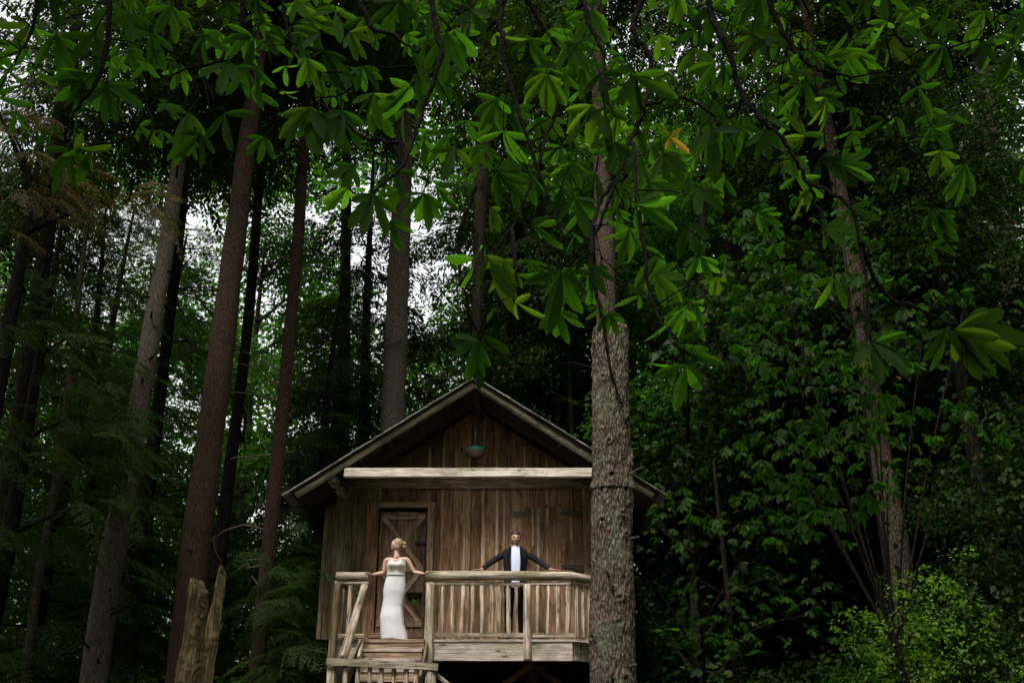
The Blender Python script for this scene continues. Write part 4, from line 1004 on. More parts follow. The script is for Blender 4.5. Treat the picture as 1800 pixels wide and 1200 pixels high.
    for s in (-1, 1):
        ell('hair_lock', (s * .074, -.018, -.03), (.012, .022, .05), M['hair_blonde'], o, g, H, 2, lambda p, n: p + n * mnoise.noise(p * 60) * .006)
        ell('eye', (s * .031, -.083, .014), (.010, .005, .0035), M['eye'], o, g, H, 2)
        ell('eyebrow', (s * .032, -.094, .033), (.016, .004, .003), M['hair_dark'], o, g, H, 2)
    ell('lips', (0, -.101, -.052), (.020, .006, .006), M['lips'], o, g, H, 2)
    for pts in ([Q_(682, 985, -.10), Q_(680.5, 980, -.05), Q_(681, 979, .03)], [Q_(711, 985, -.10), Q_(713, 980, -.05), Q_(712.5, 979, .03)]):
        V, Qd = tube(smooth_path(pts, 4), [.005] * 9, 5); link('strap', np_mesh('strap', V, Qd, True), M['satin'], o, g)
make_bride()

def make_man():
    D = DR + .33; U = PXM(990, D); Q0 = P(906, 1000, D); g = Vector((Q0.x, D, ZD))
    Q_ = lambda px, py, dy=0.0: P(px, py, D + dy) - g
    o = empty('person', g, 'man in dark open jacket and pale shirt behind the porch rail, arms spread', 'person')
    ztop = Q_(906, 932).z
    rail_y = -.33
    hc = Q_(906.5, 946.8)
    hd = head_mesh(hc, .04, .12, .258)
    neck = [Q_(906.5, 964), Q_(906.5, 953)]
    body = skin_mesh([Q_(906, 985), neck[0], neck[1]], [(0,1),(1,2)], [(.12,.08), (.062,.06), (.056,.058)], 2)
    wl = P(845.5, 1000.5, DR + .03) - g; wr = P(969, 1000.8, DR + .03) - g
    fl = P(826, 1003, DR - .02) - g; fr = P(988, 1003, DR - .02) - g
    ms = [hd, body]
    for w_, f_ in ((wl, fl), (wr, fr)):
        ms += chain_meshes(hand_nodes(w_, f_ - w_, (0, -.15, 1), (0, -1, .05), 1.05, .3))
    arms = []
    shl, shr = Q_(887, 972), Q_(926, 972); ell_, elr = Q_(866, 986, -.02), Q_(947, 986, -.02)
    for s_, e_, w_ in ((shl, ell_, wl), (shr, elr, wr)): ms.append(skin_mesh([Q_(906, 974), s_, e_, e_.lerp(w_, .7), w_], [(0,1),(1,2),(2,3),(3,4)], [.05, .040, .034, .03, .026], 1))
    link('body', remesh_join(ms, .0055, 'body'), M['skin_man'], o, g)
    H = Matrix.Translation(hc) @ Matrix.Rotation(.04, 4, 'Z') @ Matrix.Rotation(.12, 4, 'X') @ Matrix.Scale(1.13, 4)
    def hf(p, n):
        f = .055 + .012 * math.cos(p.x * 60)
        if p.z < f and p.y < .03 - (.0 if abs(p.x) < .07 else .03): p.y = max(p.y, .02 - .0)
        return p + n * mnoise.noise(p * 50) * .007
    ell('hair', (0, .010, .028), (.080, .106, .108), M['hair_dark'], o, g, H, 4, lambda p, n: Vector((p.x, max(p.y, (-.10 if p.z > .066 else (-.035 if abs(p.x) > .060 and p.z > -.01 else .03))), max(p.z, -.06))) + n * mnoise.noise(p * 45) * .008)
    for s in (-1, 1):
        ell('eye', (s * .031, -.084, .014), (.010, .004, .0035), M['eye'], o, g, H, 2)
        ell('eyebrow', (s * .032, -.092, .030), (.020, .008, .0035), M['hair_dark'], o, g, H, 2)
    ell('lips', (0, -.103, -.053), (.022, .006, .005), M['lips'], o, g, H, 2)
    # shirt
    zt, zb = Q_(906, 966).z, .88
    rings = [(0, 0, zb, .165, .115), (0, 0, 1.05, .165, .118), (0, 0, 1.25, .185, .125), (0, 0, 1.42, .19, .12), (0, 0, zt - .03, .14, .095), (0, .0, zt + .05, .072, .07)]
    V, Qd = loft(rings, 48, lambda i, t: .01 * math.sin(5 * t + i)); link('shirt', np_mesh('shirt', V, Qd, True), M['shirt'], o, g)
    for s in (-1, 1):   # collar wings
        bm = bmesh.new(); pts = [(s*.012, -.088, zt - .045), (s*.058, -.075, zt - .075), (s*.078, -.02, zt + .085), (s*.035, -.070, zt + .05)]
        f = bm.faces.new([bm.verts.new(p) for p in pts]); bmesh.ops.solidify(bm, geom=[f], thickness=.006); link('collar', bm_mesh('collar', bm), M['shirt'], o, g)
    # jacket: open shell
    seg = 60; JR = [(.80, .205, .155), (.95, .195, .148), (1.12, .190, .145), (1.28, .208, .150), (1.40, .222, .148), (1.47, .222, .135), (1.52, .195, .115), (1.555, .13, .095), (1.585, .082, .080)]
    zs = [q[0] for q in JR]; zz = np.linspace(zs[0], zs[-1], 26); V = []
    for i, z in enumerate(zz):
        a = np.interp(z, zs, [q[1] for q in JR]); b = np.interp(z, zs, [q[2] for q in JR])
        op = np.interp(z, [.8, 1.1, 1.45, 1.585], [.36, .40, .44, .85])
        for k in range(seg):
            t = -math.pi/2 + op + (2*math.pi - 2*op) * k / (seg - 1)
            f = 1 + .02 * mnoise.noise(Vector((math.cos(t)*3, math.sin(t)*3, z * 6))); V.append((a * math.cos(t) * f, b * math.sin(t) * f, z))
    n = len(zz); i_ = np.arange(n-1)[:, None] * seg; k_ = np.arange(seg-1)[None]
    Qd = np.stack([i_+k_, i_+k_+1, i_+seg+k_+1, i_+seg+k_], -1).reshape(-1, 4)
    tor = np_mesh('jt', V, Qd); bm = bmesh.new(); bm.from_mesh(tor); bmesh.ops.solidify(bm, geom=bm.faces[:], thickness=.016); tor = bm_mesh('jt', bm)
    sl = [skin_mesh([s_, s_.lerp(e_, .5), e_, e_.lerp(w_, .5), w_.lerp(e_, .06)], [(0,1),(1,2),(2,3),(3,4)], [(.066,.066), .062, .056, .049, .042], 2) for s_, e_, w_ in ((shl, ell_, wl), (shr, elr, wr))]
    pads = [skin_mesh([Q_(895, 968), Q_(887, 971.5)], [(0,1)], [.045, .058], 1), skin_mesh([Q_(918, 968), Q_(926, 971.5)], [(0,1)], [.045, .058], 1)]
    jm = remesh_join([tor] + sl + pads, .009, 'jacket', 1)
    for v in jm.vertices:
        k = abs(v.co.x)
        if k > .2: v.co += v.normal * (.003 * math.sin(k * 95 + v.co.z * 30))
    link('jacket', jm, M['suit'], o, g)
    for s in (-1, 1):
        bm = bmesh.new(); pts = [(s*.082, -.150, 1.06), (s*.150, -.140, 1.38), (s*.125, -.136, 1.43), (s*.135, -.128, 1.46), (s*.088, -.085, 1.57), (s*.070, -.092, 1.55), (s*.082, -.148, 1.34)]
        f = bm.faces.new([bm.verts.new(p) for p in pts]); bmesh.ops.solidify(bm, geom=[f], thickness=.010); link('lapel', bm_mesh('lapel', bm), M['suit'], o, g)
        z_ = [Vector((s*.09, 0, .98)), Vector((s*.11, -.01, .5)), Vector((s*.12, .0, .10))]
        link('trouser_leg', skin_mesh(z_, [(0,1),(1,2)], [(.10,.105), (.078,.08), (.065,.07)], 2), M['trousers'], o, g)
        link('shoe', skin_mesh([Vector((s*.12, .03, .05)), Vector((s*.125, -.06, .045)), Vector((s*.13, -.16, .035))], [(0,1),(1,2)], [(.042,.045), (.045,.04), (.038,.028)], 2), M['iron'], o, g)
make_man()

# ---------------------------------------------------------------- forest behind: trees of their own
CRA = conifer_crown('conifer_crown_a', 24, 1.2, 3.6, 10, 201, BOUGH_C, gap=.2)
CRB = conifer_crown('conifer_crown_b', 20, 1.0, 3.0, 10, 202, BOUGH_C, gap=.2)
CRC = conifer_crown('cedar_crown', 15, .8, 2.8, 8, 203, BOUGH_FINE, 'cedar', .2)
LFA = leafy_crown('leafy_crown_a', 16, 2, 4.2, 2600, 301, TWIG_C)
LFB = leafy_crown('leafy_crown_b', 22, 3, 4.8, 3400, 302, TWIG_C, clump=40)
LFC = leafy_crown('chestnut_crown', 13, 1.2, 3.8, 2600, 303, PALM, 'chestnut_mid', 34, 1.0)
LFD = leafy_crown('dark_crown', 18, 1, 4.0, 3400, 304, TWIG_C, 'leafy_dark', 34, 1.2)
def trunk_simple(H, r, seed):
    random.seed(seed); path = [Vector((0, 0, -.2)), Vector((random.gauss(0, .1), random.gauss(0, .1), H * .35)), Vector((random.gauss(0, .2), random.gauss(0, .2), H * .7)), Vector((0, 0, H))]
    V, Q = trunk_mesh('trunk', path, [r * 1.3, r, r * .6, .02], 12, 5); me = np_mesh('trunk', V, Q, True); me.materials.append(M['bark_dark']); return me
KIND = {'A': (CRA, trunk_simple(23, .24, 1), 'conifer_tree'), 'B': (CRB, trunk_simple(19, .2, 2), 'conifer_tree'), 'C': (CRC, trunk_simple(14, .16, 3), 'cedar_tree'),
        'L': (LFA, trunk_simple(14, .18, 4), 'broadleaf_tree'), 'K': (LFB, trunk_simple(20, .22, 5), 'broadleaf_tree'), 'H': (LFC, trunk_simple(11, .15, 6), 'chestnut_tree'), 'D': (LFD, trunk_simple(16, .17, 7), 'holly_tree')}
PROTO = {}
def tree(kind, px, D, s, label, group=None, rz=None, sz=None):
    (cm, lm), tm, nm = KIND[kind]; x = P(px, 1100, D).x
    if kind not in PROTO:
        o = empty(nm, (0, 0, 0), label, 'tree'); link('foliage', cm, None, o)['kind'] = 'stuff'; link('limbs', lm, None, o)['kind'] = 'stuff'; link('trunk', tm, None, o); PROTO[kind] = o
    else:
        src = PROTO[kind]; o = src.copy(); COL.objects.link(o)
        for ch in src.children:
            c = ch.copy(); COL.objects.link(c); c.parent = o
    o.location = (x, D, -.05); o.rotation_euler = (0, 0, rz if rz is not None else random.uniform(0, 6.28)); o.scale = (s, s, sz or s)
    o['label'] = label; o['category'] = 'tree'
    o['group'] = {'A': 'tall conifers behind the cabin', 'B': 'tall conifers behind the cabin', 'C': 'feathery cedars on the left', 'L': 'leafy trees behind the cabin', 'K': 'leafy trees behind the cabin', 'H': 'chestnuts on the right', 'D': 'dark hollies on the right'}[kind]
    return o
random.seed(42)
for t in [
 ('C', 60, 22, 1.0, 'nearest feathery cedar at the left edge, behind the thin slanting trunk'),
 ('C', 235, 26, 1.1, 'feathery cedar between the pale leaning fir and the broad red-brown trunk'),
 ('C', 560, 24.5, .95, 'feathery green cedar pressed against the left side of the cabin'),
 ('A', -90, 27, 1.0, 'tall conifer just outside the left edge, its boughs hanging into the upper left'),
 ('A', 120, 31, .85, 'tall dark conifer behind the pale leaning fir'),
 ('B', 205, 34, 1.0, 'dark conifer far behind the gap left of the broad red-brown trunk'),
 ('B', 560, 33, .9, 'dark conifer behind the slim red-brown trunk beside the cabin'),
 ('B', 607, 28, 1.05, 'dark conifer left of the tall trunk behind the roof'),
 ('A', 850, 36, 1.15, 'conifer far behind the roof peak'),
 ('B', 960, 27.5, 1.1, 'dense dark conifer behind the right roof slope'),
 ('D', 1010, 25, .75, 'dark holly behind the cabin, left of the cut-off trunk'),
 ('K', 398, 42, 1.2, 'light green broadleaf tree far off between the two red-brown trunks'),
 ('L', 395, 38, 1.0, 'low light green tree seen behind the splintered stump'),
 ('K', 850, 43, 1.3, 'light green tree far behind the lamp and roof peak'),
 ('L', 1180, 27, 1.0, 'leafy green tree directly right of the cabin'),
 ('K', 1140, 34, 1.2, 'tall leafy tree behind the cut-off trunk'),
 ('L', 1300, 30, 1.15, 'leafy tree behind the straight dark trunk'),
 ('K', 1280, 40, 1.3, 'tall pale green tree in the bright patch upper right of centre'),
 ('H', 1230, 21.5, .75, 'low chestnut with hand-shaped leaves beside the right eave'),
 ('L', 1430, 26, 1.05, 'leafy tree left of the leaning grey-brown trunk'),
 ('K', 1500, 36, 1.2, 'tall leafy tree far behind the leaning grey-brown trunk'),
 ('D', 1600, 22, 1.0, 'dark glossy holly behind the bright yellow-green shrub'),
 ('D', 1740, 20, 1.05, 'dark glossy holly filling the lower right corner'),
 ('A', 1680, 28, 1.1, 'dark conifer behind the hollies on the right'),
 ('B', 1830, 25, 1.25, 'dark conifer at the right edge, tallest there'),
 ('K', 1720, 40, 1.2, 'broadleaf tree far off behind the upper right corner'),
 ('B', 1400, 33, 1.3, 'slim conifer between the two right-hand leafy trees'),
 ]: tree(*t)

def region_foliage(spots, lib, mat, name, n, D, dD, seed, sc=1.0, yaw0=None, pitch=.3):
    """boughs of one tree gathered round given points (px, py, spread px)"""
    r = np.random.default_rng(seed); pos = []
    for px, py, s, m in spots:
        for i in range(int(n * m)):
            q = P(px + r.normal() * s, py + r.normal() * s * .55, D + r.normal() * dD); pos.append(tuple(q))
    pos = np.array(pos); k = len(pos); yaw = (r.random(k) * 6.28 if yaw0 is None else yaw0 + r.normal(size=k) * .6)
    V, T = scatter(lib, pos, yaw, pitch + r.normal(size=k) * .25, r.normal(size=k) * .3, sc * (.7 + .5 * r.random(k)))
    return V, T, pos
def region_tree(name, base_px, D, spots, lib, mat, n, label, cat='tree', dD=.9, seed=1, sc=1.0, trunk_r=.12, top=None, **kw):
    V, T, pos = region_foliage(spots, lib, mat, name, n, D, dD, seed, sc, **kw)
    g = Vector((P(base_px, 1200, D).x, D + .2, 0)); o = empty(name, g, label, cat)
    me = np_mesh('foliage', V - np.array(g), T); me.materials.append(M[mat]); link('foliage', me, None, o, g)['kind'] = 'stuff'
    H = top or float(pos[:, 2].max()) * .95
    V, Q = trunk_mesh('trunk', [Vector((0, 0, -.2)), Vector((.1, .1, H * .4)), Vector((0, .1, H))], [trunk_r * 1.3, trunk_r, .03], 10, 5); link('trunk', np_mesh('trunk', V, Q, True), M['bark_dark'], o, g)
    tb = []
    for px, py, s, m in spots:
        c = P(px, py, D) - g; zb = max(.4, min(H * .9, c.z - .7 * abs(c.x) * .5)); tb.append(tube(smooth_path([(0, .1, zb), (c.x * .5, .05, (zb + c.z) / 2 + .1), tuple(c)], 4), np.linspace(trunk_r * .35, .01, 9), 5))
    V, Q = joinVT(tb); link('limbs', np_mesh('limbs', V, Q, True), M['bark_dark'], o, g)['kind'] = 'stuff'
    return o
region_tree('cedar_tree', -140, 15.5, [(20,230,60,1),(110,310,55,1.2),(200,345,35,.9),(40,350,60,1),(-30,150,60,1)], BOUGH_FINE, 'brown_conifer', 15,
  'cedar with rusty brown hanging sprays at the upper left edge', seed=5, sc=.62, trunk_r=.2, top=12, yaw0=0.0, pitch=.45)
region_tree('cedar_tree', -60, 17, [(30,520,70,1),(110,600,60,.8),(140,730,60,1),(60,800,70,1),(30,950,70,.7),(180,790,40,.6),(200,870,30,.3)], BOUGH_FINE, 'cedar', 44,
  'fine green cedar in front of the thick dark trunk at the far left edge', seed=6, sc=.58, trunk_r=.15, top=11, yaw0=0.0, pitch=.3)
region_tree('cedar_tree', 545, 19.5, [(540,1000,35,1),(545,1130,35,1.2),(520,1060,30,.8),(560,900,30,.5),(500,1170,30,.8)], BOUGH_FINE, 'cedar', 26,
  'low green cedar boughs beside the left cabin corner', seed=7, sc=.6, trunk_r=.08)
region_tree('chestnut_tree', 1600, 13.5, [(1330,470,60,1),(1390,560,60,1),(1300,620,45,.7),(1420,650,50,.8),(1370,760,55,1),(1410,840,60,1),(1440,900,60,.7),(1480,760,60,.8),(1340,380,60,.8),(1560,830,60,.6),(1515,480,40,.8),(1510,620,40,.9),(1545,720,35,.8),(1480,400,40,.7),(1620,600,70,.7),(1700,520,70,.7),(1700,740,70,.7)], PALM, 'chestnut_mid', 55,
  'chestnut with brown-edged drooping leaves in the middle of the right side', seed=8, sc=.74, trunk_r=.055, dD=1.7, top=3.0, pitch=.5)
region_tree('chestnut_tree', 1290, 18.5, [(1180,880,40,.8),(1250,900,45,1),(1330,920,45,1),(1380,1010,50,1),(1190,1010,40,.5),(1420,1080,50,.6),(1290,1080,50,.5)], PALM, 'chestnut_mid', 26,
  'shaded young chestnut low on the right, spreading flat layers of leaves', seed=9, sc=.8, trunk_r=.05, dD=1.5, pitch=.3)
region_tree('shrub', 1620, 14.2, [(1585,1030,20,.8),(1640,1020,25,.8),(1600,1100,30,1.2),(1560,1150,35,1.2),(1640,1080,30,1),(1690,1140,35,.6),(1520,1080,14,.5),(1620,1180,40,1.3),(1500,1125,16,.4),(1700,1060,20,.4),(1545,1190,40,.8),(1740,1120,30,.5),(1785,1075,30,.4),(1660,980,16,.3),(1770,1170,40,.7)], TWIG, 'leafy_yellow', 12,
  'bright yellow-green leafy shrub at the foot of the leaning trunk, lower right', 'shrub', .4, 10, .62, .03)
region_tree('shrub', 1600, 15.0, [(1580,1090,35,1),(1640,1120,40,1.2),(1540,1160,40,1.2),(1620,1180,60,1.5),(1700,1160,50,1),(1480,1190,40,.8)], TWIG, 'leafy', 16,
  'darker green shrub tucked behind the bright yellow-green one', 'shrub', .4, 13, .8, .03)
region_tree('holly_tree', 1790, 16, [(1700,880,60,1),(1750,1000,60,1.2),(1690,1080,50,1),(1780,1130,60,1),(1780,800,60,1),(1790,600,60,1),(1720,300,70,1.2),(1760,430,60,1),(1640,330,60,.8),(1600,420,60,.8),(1780,150,60,1),(1790,300,60,1),(1640,200,60,.8),(1800,720,60,1)], TWIG, 'leafy_dark', 75,
  'dark small-leaved tree in front along the whole right edge', seed=12, sc=1.0, trunk_r=.14)

# far wood: one mass nobody could count
def far_wood():
    r = np.random.default_rng(900); n = 15000; parts = []
    D = r.uniform(46, 75, n); px = r.uniform(-150, 1950, n); h = r.random(n) ** 1.1 * 46
    x = (px - 900) / F * D * 1.0; dens = np.array([mnoise.noise(Vector((x[i] / D[i] * 5.2, D[i] * .012, h[i] / D[i] * 6.5))) for i in range(n)])
    ax = 900 + F * x / D; el = np.arctan2(h + .5 - CAMZ, D); ay = 600 + F * np.tan(PITCH - el); ax = 900 + (ax - 900) * np.cos(el) / np.cos(PITCH - el) * 1.0
    for gx, gy, gr in ((760, 530, 65), (330, 700, 46), (472, 530, 48), (35, 130, 75), (300, 190, 50), (20, 250, 40), (330, 480, 26), (370, 380, 26), (560, 250, 30), (840, 120, 28), (1290, 330, 26), (1345, 135, 24), (640, 230, 24), (1740, 280, 40), (700, 20, 26), (440, 40, 26), (1235, 470, 16), (1090, 720, 20)):
        dens = dens - 1.0 * np.exp(-((ax - gx) ** 2 + (ay - gy) ** 2) / gr ** 2)      # openings in the far canopy
    keep = dens > -.25 + .004 * (h - 12); pos = np.stack([x, D, h + .5], -1)[keep]; k = len(pos)
    V, T = scatter(TWIG_C, pos, r.random(k) * 6.28, r.normal(size=k) * .4, r.normal(size=k) * .5, 2.6 + 1.3 * r.random(k))
    me = np_mesh('distant_wood', V, T); me.materials.append(M['leafy']); o = link('distant_wood', me, None); tag(o, 'far-off green wood behind all the nearer trees', 'wood', kind='stuff')
far_wood()
# unseen wood beside and behind the camera, added to block low sky light
def make_blocking_wood():
    r = np.random.default_rng(903); n = 9000; a = r.uniform(0, 2*np.pi, n); q = r.uniform(12, 26, n); x = q * np.cos(a); y = 6 + q * np.sin(a) * 1.15; h = r.random(n) * 30
    ok = (np.abs(x) > .64 * np.maximum(y, 0) + 5) & ((y < 3) | (np.abs(x) > .64 * y + 5)) & (y < 30); pos = np.stack([x, y, h], -1)[ok]; k = len(pos)
    V, T = scatter(TWIG_C, pos, r.random(k) * 6.28, r.normal(size=k) * .4, r.normal(size=k) * .5, 3.4 + 1.4 * r.random(k))
    me = np_mesh('blocking_wood', V, T); me.materials.append(M['leafy']); o = link('blocking_wood', me, None); tag(o, 'unseen dense wood around the clearing, added to block sky light', 'wood', kind='stuff')
make_blocking_wood()
# undergrowth behind the cabin, below eye level and a little over it
def undergrowth():
    r = np.random.default_rng(901); n = 2600; D = r.uniform(19.5, 44, n); px = r.uniform(-100, 1900, n); x = (px - 900) / F * D
    ok = ~((x > XL - .6) & (x < XR + .6) & (D < DW + 5.5)); h = r.random(n) ** 1.4 * 3.6 * (D / 30)
    pos = np.stack([x, D, h], -1)[ok]; k = len(pos)
    V, T = scatter(TWIG_C + [BOUGH_C[0]], pos, r.random(k) * 6.28, r.normal(size=k) * .3, r.normal(size=k) * .3, 1.2 + 1.0 * r.random(k))
    me = np_mesh('undergrowth', V, T); me.materials.append(M['leafy']); o = link('undergrowth', me, None); tag(o, 'dark leafy undergrowth on the forest floor behind the cabin', 'undergrowth', kind='stuff')
undergrowth()

# ---------------------------------------------------------------- foreground chestnut: branches overhead, large hand-shaped leaves
def leaflet(L, wmax, curl, fold, n=11):
    """blade from the stalk end to a pointed tip along -Z, in the XZ plane; serrated rim; UV u across (-1..1), v along"""
    V, UV = [], []
    for i in range(n + 1):
        t = i / n; w_ = wmax * (math.sin(math.pi * min(1, t ** 1.25 * .5 / .5)) ** .8 if t < 1 else 0)
        w_ = wmax * (t ** .9 * 1.0 if False else (3.35 * t ** 1.05 * (1 - t) ** .80 * .53)) + .0015
        ser = 1 + (.09 if i % 2 else -.05)
        y = -curl * t * t * L; z = -t * L
        for u in (-1, -.5, 0, .5, 1):
            V.append((u * w_ * (ser if abs(u) == 1 else 1), y - fold * abs(u) * w_ * (1), z - (.02 * L if abs(u) == 1 and i % 2 else 0))); UV.append((u, t))
    V[-5:] = [(0, V[-1][1], -L)] * 5
    T = []
    for i in range(n):
        for k in range(4):
            a = i * 5 + k; T += [(a, a + 1, a + 6), (a, a + 6, a + 5)]
    return np.array(V), np.array(T), np.array(UV)
def palmate(seed, k=6, L0=.2):
    r = np.random.default_rng(seed); Vs, Ts, Us, o = [], [], [], 0
    for i in range(k):
        f = i / (k - 1) * 2 - 1; a = math.radians(f * (62 + r.normal() * 6)); L = L0 * (1 - .38 * abs(f) ** 1.6) * (.92 + .16 * r.random())
        V, T, U = leaflet(L, L * (.225 + .035 * r.random()) , -.12 + r.normal() * .10, .18 + .12 * r.random())
        tilt_ = r.normal() * .32; ca, sa = math.cos(tilt_), math.sin(tilt_); V = V @ np.array([[1, 0, 0], [0, ca, -sa], [0, sa, ca]]).T
        tw = r.normal() * .35; ct, st_ = math.cos(tw), math.sin(tw); V = V @ np.array([[ct, -st_, 0], [st_, ct, 0], [0, 0, 1]]).T
        c, s = math.cos(a), math.sin(a); V = V @ np.array([[c, 0, -s], [0, 1, 0], [s, 0, c]]).T
        V[:, 1] += -.003 * i
        Vs.append(V); Ts.append(T + o); Us.append(U); o += len(V)
    # petiole up from the hub
    pts = [(0, 0, 0), (.004, -.01, .05), (.012, -.03, .11)]; V, Q = tube(pts, [.0028, .0022, .0025], 4); TQ = np.concatenate([Q[:, :3], Q[:, [0, 2, 3]]])
    Vs.append(V); Ts.append(TQ + o); Us.append(np.tile([[0, .5]], (len(V), 1)))
    me = np_mesh('leaf', np.concatenate(Vs), np.concatenate(Ts), True, np.concatenate(Us)); me.materials.append(M['bigleaf']); return me
LEAF = [palmate(500 + i, 3 + i % 4) for i in range(16)]
# branches in view: (px, py, distance) from the thick end; all droop from limbs overhead
BR = [
 [(1330,-160,5.4),(1352,0,5.3),(1380,62,5.2),(1405,97,5.2),(1432,120,5.2),(1470,130,5.2),(1505,136,5.2),(1570,122,5.2)],
 [(1432,120,5.2),(1438,170,5.1),(1447,225,5.1),(1452,275,5.1)],
 [(1225,-150,5.2),(1245,0,5.1),(1268,62,5.0),(1292,122,5.0),(1300,160,5.0),(1336,206,4.9),(1382,252,4.9),(1405,295,4.9),(1424,325,4.9),(1442,378,4.9),(1462,440,4.8),(1466,490,4.8)],
 [(1140,-150,5.0),(1127,0,5.0),(1112,55,5.0),(1145,100,5.0),(1133,185,4.9),(1110,245,4.9),(1083,318,4.8),(1060,380,4.8),(1038,432,4.8),(1005,470,4.7)],
 [(900,-140,5.2),(930,0,5.2),(962,55,5.2),(980,92,5.1),(985,150,5.1),(1002,200,5.1)],
 [(910,-130,5.6),(885,8,5.6),(866,44,5.6),(820,72,5.6),(787,97,5.5),(743,117,5.5),(683,120,5.5),(640,140,5.5),(598,167,5.5),(560,170,5.5)],
 [(330,-140,5.6),(314,10,5.6),(292,60,5.6),(268,100,5.5),(256,180,5.5),(268,222,5.4),(236,300,5.4),(228,350,5.4)],
 [(430,-140,5.2),(428,20,5.2),(424,62,5.2),(402,92,5.2),(368,114,5.1),(330,120,5.1),(298,142,5.1)],
 [(480,-140,5.4),(500,20,5.4),(522,90,5.4),(560,118,5.3),(600,130,5.3)],
 [(735,-140,4.9),(760,10,4.9),(775,100,4.9),(742,190,4.9),(722,260,4.8),(700,300,4.7),(655,338,4.6),(648,345,4.6)],
 [(1083,318,4.8),(1052,360,4.8),(1040,470,4.6),(1058,550,4.6),(1067,617,4.6),(1082,680,4.6),(1094,714,4.6)],
 [(1110,245,4.9),(1120,330,4.7),(1132,440,4.6),(1150,540,4.6),(1190,598,4.5),(1204,640,4.5)],
 [(1424,325,4.9),(1490,360,4.8),(1512,430,4.8),(1524,520,4.8),(1530,602,4.8)],
 [(1512,430,4.8),(1560,520,4.9),(1620,545,4.9),(1682,575,4.9)],
 [(985,150,5.1),(960,240,4.9),(930,330,4.8),(900,400,4.7),(862,440,4.6)],
 [(900,400,4.7),(905,470,4.6),(908,528,4.6)],
 [(835,330,4.7),(806,420,4.7),(815,520,4.7),(842,598,4.7)],
 [(190,-130,5.2),(192,40,5.1),(170,140,5.0),(130,200,5.0),(124,262,5.0)],
 [(80,-130,5.4),(60,30,5.4),(40,90,5.4)],
 [(700,250,4.8),(640,240,4.8),(560,180,4.8)],
 [(1010,-130,4.6),(1030,20,4.6),(1060,90,4.6),(1062,190,4.6)],
 [(870,-130,4.3),(878,20,4.3),(885,90,4.3),(930,250,4.3),(990,420,4.3)],
 [(600,-130,4.8),(640,30,4.8),(690,60,4.8),(735,95,4.8)],
 [(1570,-130,5.6),(1560,0,5.6),(1585,70,5.6),(1640,90,5.6),(1750,60,5.6)],
 [(1133,185,4.9),(1200,170,5.0),(1260,210,5.0),(1250,232,5.0)],
]
tg = Vector((4.6, -2.5, 0)); CT = empty('chestnut_tree', tg, 'nearest chestnut, its dark branches and large hand-shaped leaves hanging over the top', 'tree')
V, Q = trunk_mesh('trunk', [Vector((0, 0, -.2)), Vector((0, .1, 3)), Vector((-.4, .9, 6.2)), Vector((-1.6, 3.6, 8.3)), Vector((-2.6, 6.0, 9.4))], [.34, .26, .18, .11, .05], 16, 6); link('trunk', np_mesh('trunk', V, Q, True), M['bark_mid'], CT, tg)
limb = smooth_path([Vector((0, .1, 4.2)), Vector((-2.2, 3.6, 6.0)), Vector((-4.6, 7.4, 7.3)), Vector((-7.8, 8.0, 7.6))], 6); V, Q = tube(limb, np.linspace(.14, .03, len(limb)), 10); link('limb', np_mesh('limb', V, Q, True), M['bark_mid'], CT, tg)
ends = []
nodes = []
branch_parts = []
for b in BR:
    pts = smooth_path([P(*q) for q in b], 5); n = len(pts); thick = .022 if b[0][1] < 0 else .013
    rad_ = np.linspace(thick, .005, n); pts = [p + Vector((random.gauss(0, .006), random.gauss(0, .006), random.gauss(0, .006))) for p in pts]
    if b[0][1] < 0:   # carry it up to the limb or the trunk
        c = min([l + tg for l in limb] + [tg + Vector((-1.6, 3.6, 8.3)), tg + Vector((-2.6, 6, 9.4))], key=lambda q: (q - pts[0]).length)
        up_ = smooth_path([c, c.lerp(pts[0], .5) + Vector((0, 0, .4)), pts[0]], 4)[:-1]; pts = up_ + pts; rad_ = np.concatenate([np.linspace(.035, thick, len(up_)), rad_])
    branch_parts.append([tube([p - tg for p in pts], rad_, 6)])
    nodes += [(p, len(branch_parts) - 1) for p in pts[-n:]]
